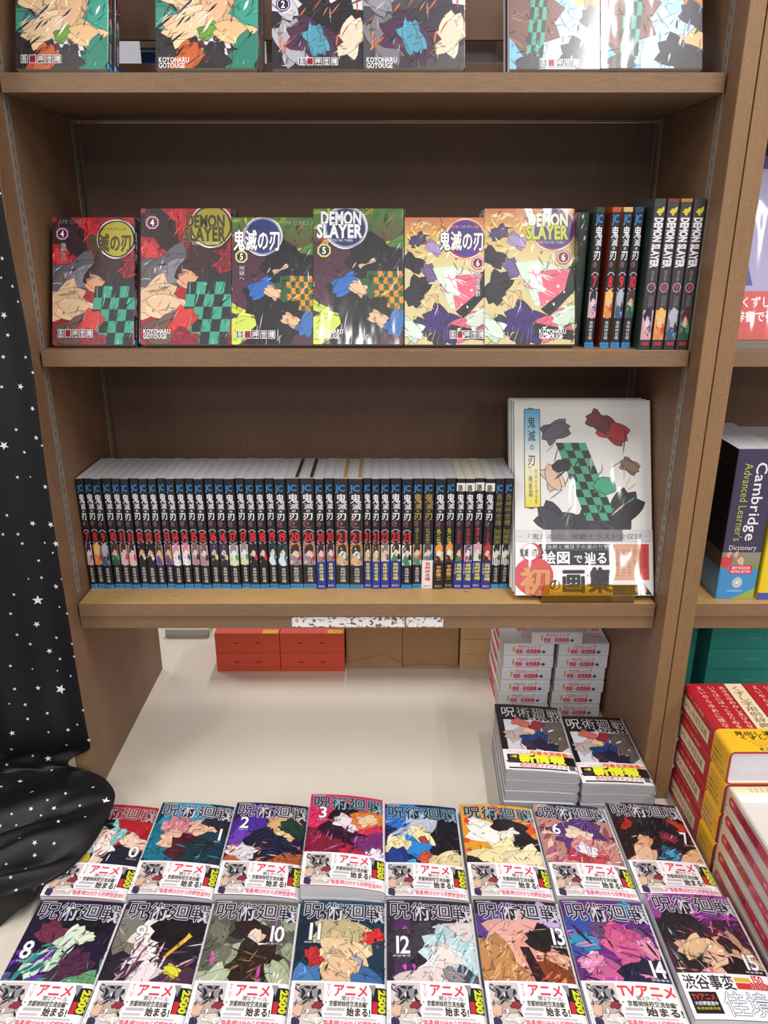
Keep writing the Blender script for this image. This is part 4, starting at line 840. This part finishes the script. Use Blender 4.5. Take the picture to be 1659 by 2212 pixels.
lean_book('e', 4, 303, 500, 750, 'taller film-wrapped comic marked 4 with red cover on the middle shelf')
lean_book('j', 5, 501, 677, 750, 'smaller comic marked 5 with maroon and yellow cover on the middle shelf')
lean_book('e', 5, 679, 870, 750, 'taller film-wrapped comic marked 5 with strong glare on the middle shelf')
lean_book('j', 6, 873, 1053, 750, 'smaller comic marked 6 with pastel cover and purple disc on the middle shelf')
lean_book('e', 6, 1055, 1234, 750, 'taller film-wrapped comic marked 6 with pastel cover and yellow title')
lean_book('j', 1, 28, 240, 150, 'smaller comic with blue and green cover at the left end of the top shelf', 1, True)
lean_book('e', 1, 340, 553, 150, 'taller wrapped comic with blue and green cover, second on the top shelf', 1, True)
lean_book('j', 2, 590, 785, 150, 'smaller dark comic with white disc and orange lines on the top shelf', 1, True)
lean_book('e', 2, 790, 1000, 150, 'taller grey film-wrapped comic marked 2 on the top shelf', 1, True)
lean_book('j', 3, 1102, 1299, 150, 'smaller sky-blue comic with orange disc on the top shelf', 1, True)
lean_book('e', 3, 1301, 1516, 150, 'taller pale blue comic at the right end of the top shelf', 1, True)
# upright comics at the right end of the middle shelf
for n, xl in ((7, .2790), (8, .3005), (9, .3155), (10, .3305)):
    book('comic_book', f'thin upright spine numbered {n} with {SPW[n]} picture patch, middle shelf', 'book', 'upright black comics on the middle shelf', JW, JH + .006, .0125,
         M_spine(xl + .0125, .027, JW, S2, -1.0), front=None, spine=jp_spine(.0125, n), shell=('#24382c', '#c04a28', '#d8b06c', '#2c3a64')[n - 7], m=M_WRAP, r=.0018, n=3)
for n, xl in ((7, .3480), (8, .3650), (9, .3820), (10, .3990)):
    book('comic_book', f'taller grey spine, sideways title, {SPW[n]} picture patch, at the middle shelf end', 'book', 'upright taller comics on the middle shelf', EW, EH + .004, .0158,
         M_spine(xl + .0158, .006, EW, S2), front=None, spine=en_spine(.0158, n), shell=('#2c3c34', '#7c2420', '#a87c2c', '#3a3450')[n - 7], m=M_WRAP, r=.0022, n=3)
# small dark comic shown as an edge behind the tall one
book('comic_book', 'dark green comic half hidden behind the cover marked 6, beside spine 7', 'book', 'upright black comics on the middle shelf', JW, JH, .013, M_spine(.2765, .045, JW, S2, 3), spine=Print(.013, JH, '#26332c').S(16, 0, 0, 100, 100, 60, 20, 80, ['#5c6a4c', '#c8c4c0', '#1c2420', '#3c7a3c']), shell='#2c3a30', m=M_WRAP, r=.002, n=3)
# ---- art book
Yb = .020
for k in range(3):
    front = art_book_cover() if k == 0 else None; bd = art_book_band() if k == 0 else None; t = .0125
    a = math.radians(22.5); dz = k * (t + .0006) / math.cos(a)
    book('art_book', ('large white picture book in clear film leaning at the right of the comics', 'white picture book right behind the front one, edge showing', 'rearmost of the three large white picture books')[k], 'book', 'large white picture books',
         AW, AH - k * .001, t, M_face(.2020 - k * .0018, Yb + dz, S3 + .0045, 22.5), front=front, band=bd, band_h=.101 if k == 0 else None, shell='#e6e4e0', bandcol='#e6e4e2', m=M_WRAP2, r=.002, n=5)
m_ = MB(); a = math.radians(22.5)
m_.box(0, 0, 0, .142, .058, .0028, b=.0004)                                     # foot under the books
fr_ = [(0, -.0016), (0, .0022)]
m_.box(0, -.0024, 0, .142, 0, .030, b=.0004)
o = m_.build('acrylic_stopper', M_ACRYL); o.location = (.2405, -.0005 + .003, S3 + .0001)
tag(o, 'amber clear acrylic lip stand holding the large picture book on the shelf', 'book stand')
# ---- things behind the upper gap
def carton(name, label, cat, x0, y0, z0, x1, y1, z1, m, prints=(), group=None, rz=0, b=.0008, col='#fff', extra=None):
    T = thing(name, label, cat, Matrix.Translation(((x0 + x1) / 2, (y0 + y1) / 2, z0)) @ Matrix.Rotation(math.radians(rz), 4, 'Z'), group)
    w, d, h = (x1 - x0) / 2, (y1 - y0) / 2, z1 - z0; q = MB(); q.box(-w, -d, 0, w, d, h, lin(col), b); q.build('body', m, T)
    if prints:
        q = MB()
        for side, pr in prints:
            f = {'front': flat((-w, -d, 0), (1, 0, 0), (0, 0, 1), (0, -1, 0)), 'top': flat((-w, -d, h), (1, 0, 0), (0, 1, 0), (0, 0, 1)), 'left': flat((-w, d, 0), (0, -1, 0), (0, 0, 1), (-1, 0, 0))}[side]
            pr.put(q, f, 8e-5)
        q.build('print', M_MATTE, T)
    return T
p = Print(.105, .120, '#eeeef2').R(0, 31, 88, 34, '#5a84d8').R(0, 36, 88, 100, '#3460b8').R(90, 0, 100, 100, '#e4e4ec')
carton('boxed_book', 'white and blue boxed book seen through the gap under the top back board', 'book', -.372, .285, S1 + .0004, -.267, .355, S1 + .120, M_MATTE, [('front', p)], col='#e8e8ee')
carton('boxed_book', 'grey boxed book seen in the gap left of the dark comic', 'book', -.180, .285, S1 + .0004, -.100, .355, S1 + .120, M_MATTE, col='#9a9a98')
p = Print(.12, .12, '#b0b0ac').R(68, 0, 84, 100, '#d0d0ce').R(84, 0, 100, 100, '#eeeef2')
carton('boxed_book', 'grey and white boxed book in the gap right of the grey comic', 'book', .090, .285, S1 + .0004, .210, .355, S1 + .12, M_MATTE, [('front', p)], col='#d8d8dc')
# ---- lower bay, back: orange-red, cardboard and beige boxes
for i, (x0, x1) in enumerate(((-.3515, -.2175), (-.2165, -.0825))):
    for j in range(2):
        p = Print(.134, .0445); p.T('広辞苑 ― 机上版 第七版', 26, 42, 70, 56, '#6a2018')
        p = Print(.134, .0445); p.T('●● ・―・・・・●●', 28, 45, 70, 54, '#5c1a14')
        tp = Print(.134, .14); tp.R(74, 0, 98, 12, '#e8a83c').R(74, 88, 98, 100, '#e8a83c')
        carton('slipcase_box', f'orange-red slipcase box, {("left", "right")[i]} column, {("bottom", "top")[j]} layer', 'box', x0, .354, PZ + j * .0452, x1, .50, PZ + j * .0452 + .0447, M_MATTE, [('front', p), ('top', tp)], 'orange-red slipcase boxes', col='#d4533c')
for i, (x0, x1) in enumerate(((-.0800, .0385), (.0393, .1575))):
    T = carton('cardboard_box', ('plain brown cardboard box with torn flap at its foot, beside the red boxes', 'plain brown cardboard box beside the beige boxes')[i], 'box', x0, .372, PZ, x1, .52, PZ + .12, M_CARD, group='brown cardboard boxes')
    q = MB(); w = (x1 - x0) / 2; pts = [(-w, .010), (-w * .3, .022), (w * .35, .033), (w * .45, .027), (w, .010)] if i == 0 else [(-w, .004), (-w * .3, .007), (w * .2, .006), (w, .004)]
    for a_, b_ in zip(pts[:-1], pts[1:]):
        q.face([(a_[0], -.080, .0005), (b_[0], -.080, .0005), (b_[0], -.0755, b_[1]), (a_[0], -.0755, a_[1])])
        q.face([(a_[0], -.0755, a_[1]), (b_[0], -.0755, b_[1]), (b_[0], -.0742, b_[1]), (a_[0], -.0742, a_[1])])
    q.build('torn_flap', M_CARD, T)
for j in range(3):
    p = Print(.105, .0355); 
    for k_, s_ in enumerate(('国語', '辞典集', '大字')): p.T(s_, 62 + k_ * 6, 16 + 6 * (k_ == 0), 66 + k_ * 6, 80, '#4a4034', vert=True)
    carton('book_box', ('lowest beige paper box beside the white dictionaries', 'middle beige paper box beside the white dictionaries', 'topmost beige paper box beside the white dictionaries')[j], 'box', .1600, .362, PZ + j * .036, .265, .50, PZ + j * .036 + .0356, M_MATTE, [('front', p)], 'beige paper boxes', col='#c8a878')
book('paperback', 'green and pink paperback lying far back beyond the left panel', 'book', None, .10, .16, .02, M_flat(-.50, .50, PZ), shell='#b8c8a4', m=M_MATTE, n=3)
# ---- white dictionaries
DG = 'white dictionaries stacked under the shelf'; DW, DH, DT = .15, .0925, .0262
def wdict(x, y, z, label, rz=0):
    s_ = Print(DT, DH, '#dcdadf')
    s_.R(0, 0, 4, 100, '#c4c2c8').T('プログレッシブ', 12, 26, 42, 74, '#d0485c', .03, rot='ccw').T('西和・和西辞典', 46, 26, 80, 76, '#c82c58', .05, rot='ccw').T('ESPAÑOL-JAPONÉS', 85, 28, 93, 72, '#6a666c', rot='ccw')
    s_.B(46, 80, 26, 2.2, '#c8a83c', .05, 0, 10).B(66, 20, 12, 4, '#2c5a9c', .05, 0, 10)
    f = Print(DW, DH, '#dddbe0'); f.T('プログレッシブ', 72, 6, 86, 60, '#dc7888', .03, rot='cw').T('西和・和西辞典', 52, 6, 68, 66, '#d85c74', .04, rot='cw').T('ESPAÑOL-JAPONÉS', 44, 10, 49, 60, '#8a868c', rot='cw')
    T = book('dictionary', label, 'book', DG, DW, DH, DT, M_tospine(x, y, DW, z, rz), front=f, spine=s_, shell='#dcdadf', m=M_PRINT, r=.003, page='#e0a0a0' if False else '#d8cfcc', n=4)
    q = MB(); q.box(.02, -.0003, .003, .09, .0004, DT * .5, lin('#d8343c')); q.build('index_mark', M_MATTE, T)
ordw = ['bottom', 'second lowest', 'third lowest', 'third from the top', 'second from the top', 'topmost']
jx = [.002, .004, .001, .003, .0005, 0]
for j in range(6):
    wdict(.2190 + (0, -.002, .000, .001, .0025, .0020)[j], .190 + jx[j] * .6, PZ + j * (DT + .0004), f'white dictionary, {ordw[j]} of the left stack under the shelf')
    wdict(.3165 + (0, .001, .003, .0035, .0050, .0055)[j] * 1.0 + .0002, .189 + jx[j], PZ + j * (DT + .0004), f'white dictionary, {ordw[j]} of the right stack by the side panel')
wdict(.2700, .185, PZ + 6 * (DT + .0004), 'single white dictionary bridging the tops of both white stacks')
# ---- stacks lying on the platform
def stack(x, y, heights, key, labels, group, front, band, bh, k=.0, cat='book', name='comic_book', rz=0, m=None, page='#cfcfd2', shell='#1c1b20'):
    z = 0
    for i, t in enumerate(heights):
        last = i == len(heights) - 1; ru = random.Random(hash((key, i)) & 255 if not isinstance(key, str) else len(key) + i)
        dx = 0 if last else ru.uniform(-.0015, .0015); dy = 0 if last else ru.uniform(-.002, .001)
        book(name, labels[i], cat, group, JW, JH, t, M_flat(x + dx, y + dy, PZ + z, rz), front=front if last else None, band=band if last else None, band_h=bh if last else None,
             shell=shell if last else '#d4d2d8', m=m or M_PRINT, k=k, z0=z, r=.0070, page=page, n=9 if last else 6)
        z += t + .0003
colw = {0: 'red cover', 1: 'teal cover', 2: 'purple and rust cover', 3: 'crimson cover', 4: 'blue and black cover', 5: 'orange and cream cover', 6: 'mauve cover', 7: 'dark brown cover', 8: 'violet and green cover', 9: 'grey and white dark cover',
        10: 'olive green cover', 11: 'dark blue cover', 12: 'dark cover with pale blue streaks', 13: 'cover of pink and brown fields', 14: 'magenta cover', 15: 'purple-topped dark cover'}
X1_ = [-.4560, -.3400, -.2255, -.1110, .0010, .1160, .2290, .3415]; X2_ = [-.4530, -.3365, -.2225, -.1085, .0035, .1180, .2315, .3470]
for i in range(16):
    x = (X1_ + X2_)[i]; y = -.2725 if i < 8 else -.4515; hs = [.0160, .0160]
    if i == 3: hs = [.0160, .0150, .0155]
    if i in (1, 2): hs = [.0170, .0175]
    if i == 15: y = -.444; hs = [.017, .018]
    if i == 7: y = -.268
    C = None
    place = 'back row on the platform' if i < 8 else 'front row on the platform'
    mk = f'marked {i}' if i in NUMPOS else 'without a visible number'
    labs = [f'comic lying under the one with {colw[i]}'] * (len(hs) - 1) + [f'flat comic {mk} with {colw[i]}, {place}']
    if len(hs) == 3: labs[0] = 'comic at the bottom of the crimson-topped pile'; labs[1] = 'middle comic of the crimson-topped pile'
    stack(x, y, hs, i, labs, 'comics lying flat in two rows', jk_cover(i, C), jk_band(i, C), BH, k=.28 if i < 8 else .2, m=M_PRINT, shell='#1c1b20')
C = None
stack(.1865, -.086, [.0178] * 5, 'fan', [f'black guide book, {w_} of the taller pile' for w_ in ('bottom', 'second lowest', 'middle', 'second from top')] + ['black guide book with yellow-lettered band on top of the taller left pile'], 'black guide books', fan_cover(C), fan_band(C), .050, k=.07, name='guide_book', rz=-2, page='#a5a5a9')
stack(.3035, -.094, [.0178] * 4, 'fanb', [f'black guide book, {w_} of the lower pile' for w_ in ('bottom', 'second lowest', 'third')] + ['black guide book with yellow-lettered band on top of the lower right pile'], 'black guide books', fan_cover(C), fan_band(C), .050, k=.07, name='guide_book', rz=0, page='#a5a5a9')
# ---- right bay, middle shelf: leaning book in film
tw, th_ = .19, .245
p = Print(tw, th_, '#a9a4c8'); p.R(0, 0, 100, 7, '#2c2478').poly([(0, 30), (14, 70), (0, 70)], '#5c5490').R(0, 73, 100, 100, '#d05a58').T('くずし字は、', 6, 76, 50, 82, '#f4e4e4', .03).T('辞書で引いてみよう', 2, 84, 68, 90, '#f4e4e4', .03)
book('large_book', 'pale violet book in glossy film with red foot band, right bay', 'book', None, tw, th_, .02, M_face(.481, .045, S2 + .006, 14), front=p, shell='#7c76a8', m=M_WRAP2, r=.002, n=4)
q = MB(); q.box(0, 0, 0, .30, .0016, .012, b=.0003); q.box(0, .0016, 0, .30, .03, .0012, b=.0003); o = q.build('steel_stopper', M_METAL); o.location = (.4655, .006, S2 + .0001); tag(o, 'grey steel lip along the shelf edge below the pale violet book', 'shelf lip')
# ---- right bay, lower shelf: dictionary
cw, chh, ct = .165, .239, .0605
s_ = Print(ct, chh, '#3c3452'); s_.T("Advanced Learner's", 22, 9, 42, 60, '#b4c83c', .0, rot='cw').T('Cambridge', 42, 8, 78, 60, '#f2f0f4', .01, rot='cw').T('Dictionary', 14, 62.5, 84, 67, '#e8e6ec', .0)
s_.R(0, 67.5, 100, 79, '#8f8c74').B(14, 74, 14, 4, '#d83c4c', .2).B(18, 69, 6, 2, '#d8a88c', .2).B(36, 69, 6, 2, '#e0b090', .2).B(50, 73.5, 8, 3, '#e2b898', .2).R(60, 76, 100, 79, '#6f9a3c').R(0, 79, 100, 100, '#3c90cc').poly([(40, 100), (100, 92), (100, 100)], '#9ab04c')
s_.R(24, 76.5, 82, 82.5, '#d82c54').T('NEW FOCUS ON', 30, 77.3, 76, 79.2, '#f8e8ec', .03).T('WRITING SECTION', 28, 79.9, 78, 81.7, '#f8e8ec', .02).B(50, 88.5, 13, 4.0 * .95, '#c4c8cc', .02, 0, 20).B(50, 88.5, 4, 1.2, '#eef0f2', .02, 0, 12).T('CAMBRIDGE', 26, 93.6, 66, 95, '#c4dcec')
T = book('dictionary', 'thick dark purple learner dictionary in shrink wrap on the right bay shelf', 'book', None, cw, chh, ct, M_spine(.5725, .0155, cw, S3), spine=s_, shell='#3a3450', m=M_WRAP, r=.003, n=3, page='#d8d6dc')
q = MB(); p = Print(cw, chh, '#17151c'); p.R(0, 68, 100, 79, '#5c5a4c').R(0, 79, 100, 100, '#4a90c4').R(10, 77, 60, 97, '#dcdcd8').R(20, 84, 50, 94, '#6a6a68')
for i in range(7): p.R(30, 12 + i * 7, 84, 12.6 + i * 7, '#4c4a54')
p.put(q, flat((0, 0, ct), (1, 0, 0), (0, 1, 0), (0, 0, 1)), 1e-4)
# the cover face seen from the bay is the front board (z = ct side faces left)
q.build('board_print', M_WRAP, T)
yl = Print(.05, .235, '#e8cc1c'); yl.R(0, 95, 100, 100, '#4c50a8').T('英和辞典', 34, 20, 70, 60, '#2c2c60', .03, vert=True)
book('dictionary', 'bright yellow dictionary beside the dark purple one at the photo edge', 'book', None, .16, .235, .05, M_spine(.6255, .012, .16, S3), spine=yl, shell='#e8cc1c', m=M_WRAP, r=.003, n=3)
# ---- right bay on the platform: teal boxes, red dictionaries, slipcases
for c_, (x0, x1, y0) in enumerate(((.468, .5975, .24), (.612, .77, .215))):
    for j in range(5):
        p = Print(x1 - x0, .0445); p.T('―・・●●●●・―・・●', 34, 48, 80, 56, '#7fa8a4')
        carton('slipcase_box', f'teal slipcase box, {("left", "right")[c_]} column, {("bottom", "second", "third", "fourth", "top")[j]} layer', 'box', x0, y0, PZ + j * .0450, x1, y0 + .16, PZ + j * .0450 + .0443, M_MATTE, [('front', p)], 'teal slipcase boxes', col='#2c948a')
RW, RH, RT = .30, .17, .0515
def red_front():
    p = Print(RW, RH, '#b01c2c'); cr = '#ecd2b4'
    lines = ['えいやらゆめに候なり', 'いろはにほへとちりぬるを', 'あさきゆめみしゑひもせす']
    for i, (x, s_) in enumerate(zip((4, 10, 15.5), lines)): p.T(s_, x, 4, x + 3.6, 74, cr, .0, vert=True, slant=.3)
    p.R(19.5, 0, 29.5, 100, '#ead2ac').R(19.5, 0, 20, 100, '#3a2a20').R(29, 0, 29.5, 100, '#3a2a20').T('くずし字用例辞典', 21.6, 4, 27.4, 68, '#2c241e', .0, vert=True)
    for i, s_ in enumerate(lines): p.T(s_, 33 + i * 6, 3, 36.6 + i * 6, 72, cr, .0, vert=True)
    return p
RG = 'red dictionaries with yellow bands'
for j in range(4):
    sp = Print(RT, RH, '#b01c2c'); sp.R(26, 3, 70, 60, '#e6cfa8').R(24, 3, 26, 60, '#2a1c18').R(70, 3, 72, 60, '#2a1c18').T('くずし字用例辞典', 34, 5, 62, 56, '#2c241e', vert=True).T('くずし字用例', 82, 8, 92, 46, '#ecd2b4', vert=True).T('児玉幸多', 10, 10, 18, 40, '#d8b8a0', vert=True)
    bsp = Print(RT, .052, '#e8ae1c')
    for i in range(3): bsp.T('見出し漢字6400くずし方', 14 + i * 17, 8, 25 + i * 17, 78 - i * 8, '#3a2c10', .03, vert=True)
    for i in range(2): bsp.T('用例と類例を収録する', 66 + i * 12, 12, 72 + i * 12, 60, '#8c6c1c', vert=True)
    bf = Print(RW, .052, '#eeb81e'); bf.T('見出し漢字6400', 7, 12, 38, 30, '#3a2c10', .04).T('くずし方と用例', 8, 32, 38, 48, '#3a2c10', .04).R(14, 84, 23, 93, '#4c3c1c').T('普及版', 15, 85, 22, 92, '#f0e0c0', .02)
    for i in range(4): bf.T('調べやすい字形と用例を収録する', 11 + i, 53 + i * 7.5, 42, 58 + i * 7.5, '#8c6c1c')
    book('dictionary', f'red dictionary with yellow band, {("bottom", "second", "third", "top")[j]} of the pile by the panel', 'book', RG, RW, RH, RT, M_flat(.4700 + (0, .001, .0005, 0)[j], -.190 + (0, .001, -.001, 0)[j], PZ + j * (RT + .0004)), front=red_front() if j == 3 else None, spine=sp,
         band=bf if j == 3 else Print(RW, .052, '#eeb81e'), band_spine=bsp, band_h=.052, bandcol='#e8ae1c', shell='#b01c2c', m=M_PRINT, left=True, hard=True, r=.006, page='#e0dce2', n=6)
SW, SH, SX = .34, .225, .0310
for j in range(5):
    T = thing('slipcased_book', f'pale slipcased dictionary, {("bottom", "second lowest", "middle", "second from top", "topmost")[j]} of the front right pile', 'book', (.4700 + j * .0004, -.420, PZ + j * (SX + .0004)), 'pale slipcased dictionaries')
    q = MB(); q.box(0, 0, 0, SW, SH, SX, lin('#cfc9be'), .0022); q.build('slipcase', M_PRINT, T)
    q = MB(); s_ = Print(SH, SX); s_.G(1, 4, 99, 96, ['#c9cdc9', '#c9cdc9'], 2)
    # bands run along the depth: far end sandy, then white, then grey-green at the near end
    s_.G(1, 5, 99, 95, ['#cfcac0'] * 2, 2)
    for i in range(26):
        t_ = i / 25; cc = [(0, '#e0bc84'), (.12, '#e6d0ac'), (.2, '#e6e2de'), (.3, '#c2bcb4'), (.62, '#c4beb8'), (.72, '#a79fb0'), (.82, '#6f7c74'), (1, '#62706a')]
        for (a_, ca_), (b_, cb_) in zip(cc[:-1], cc[1:]):
            if a_ <= t_ <= b_: u_ = (t_ - a_) / (b_ - a_); A_, B_ = lin(ca_), lin(cb_); col_ = tuple(A_[k] * (1 - u_) + B_[k] * u_ for k in range(4))
        s_.R(1 + 98 * i / 26, 6, 1 + 98 * (i + 1) / 26 + .05, 94, col_); s_.L -= 1
    s_.L += 1
    n_ = 8; pts = [(5 + 2.4 * (1 - math.cos(a_)), 52 - 26 * math.sin(a_)) for a_ in [math.pi / 2 * k / n_ for k in range(n_ + 1)]]
    cap = [(4 + 3 * (1 - math.cos(k * math.pi / n_)) if False else 7 - 3.2 * math.sin(k * math.pi / n_), 50 - 26 * math.cos(k * math.pi / n_)) for k in range(n_ + 1)]
    capr = [(76 + 3.2 * math.sin(k * math.pi / n_), 50 + 26 * math.cos(k * math.pi / n_)) for k in range(n_ + 1)]
    s_.poly(capr + cap, '#c22c3c').T('日本古典文学大辞典', 13, 34, 42, 66, '#4c1420', .03).T('小学館', 6, 40, 10, 60, '#f0c8c4', .02).T('第二版', 54, 42, 66, 58, '#f0c8c4')
    # left side: reading from the far end to the near end
    s_.put(q, flat((0, SH, 0), (0, -1, 0), (0, 0, 1), (-1, 0, 0)), 8e-5)
    if j == 4:
        p = Print(SW, SH); p.G(1, 1, 99, 9, ['#e8c890', '#f0d8ac', '#f6ecdc'], 8).R(1, 9, 99, 15, '#f6f4f4').R(1, 15, 99, 99, '#d9d3cc').R(1, 66, 99, 99, '#77857c')
        for i in range(5): p.T('日本古典文学', 7 + i * 2.2, 1.6, 8.6 + i * 2.2, 6.5, '#7c6040', vert=True)
        p.put(q, flat((0, 0, SX), (1, 0, 0), (0, 1, 0), (0, 0, 1)), 8e-5)
    q.build('case_print', M_PRINT, T)
bpy.data.objects.remove(_go); bpy.data.curves.remove(_cu)
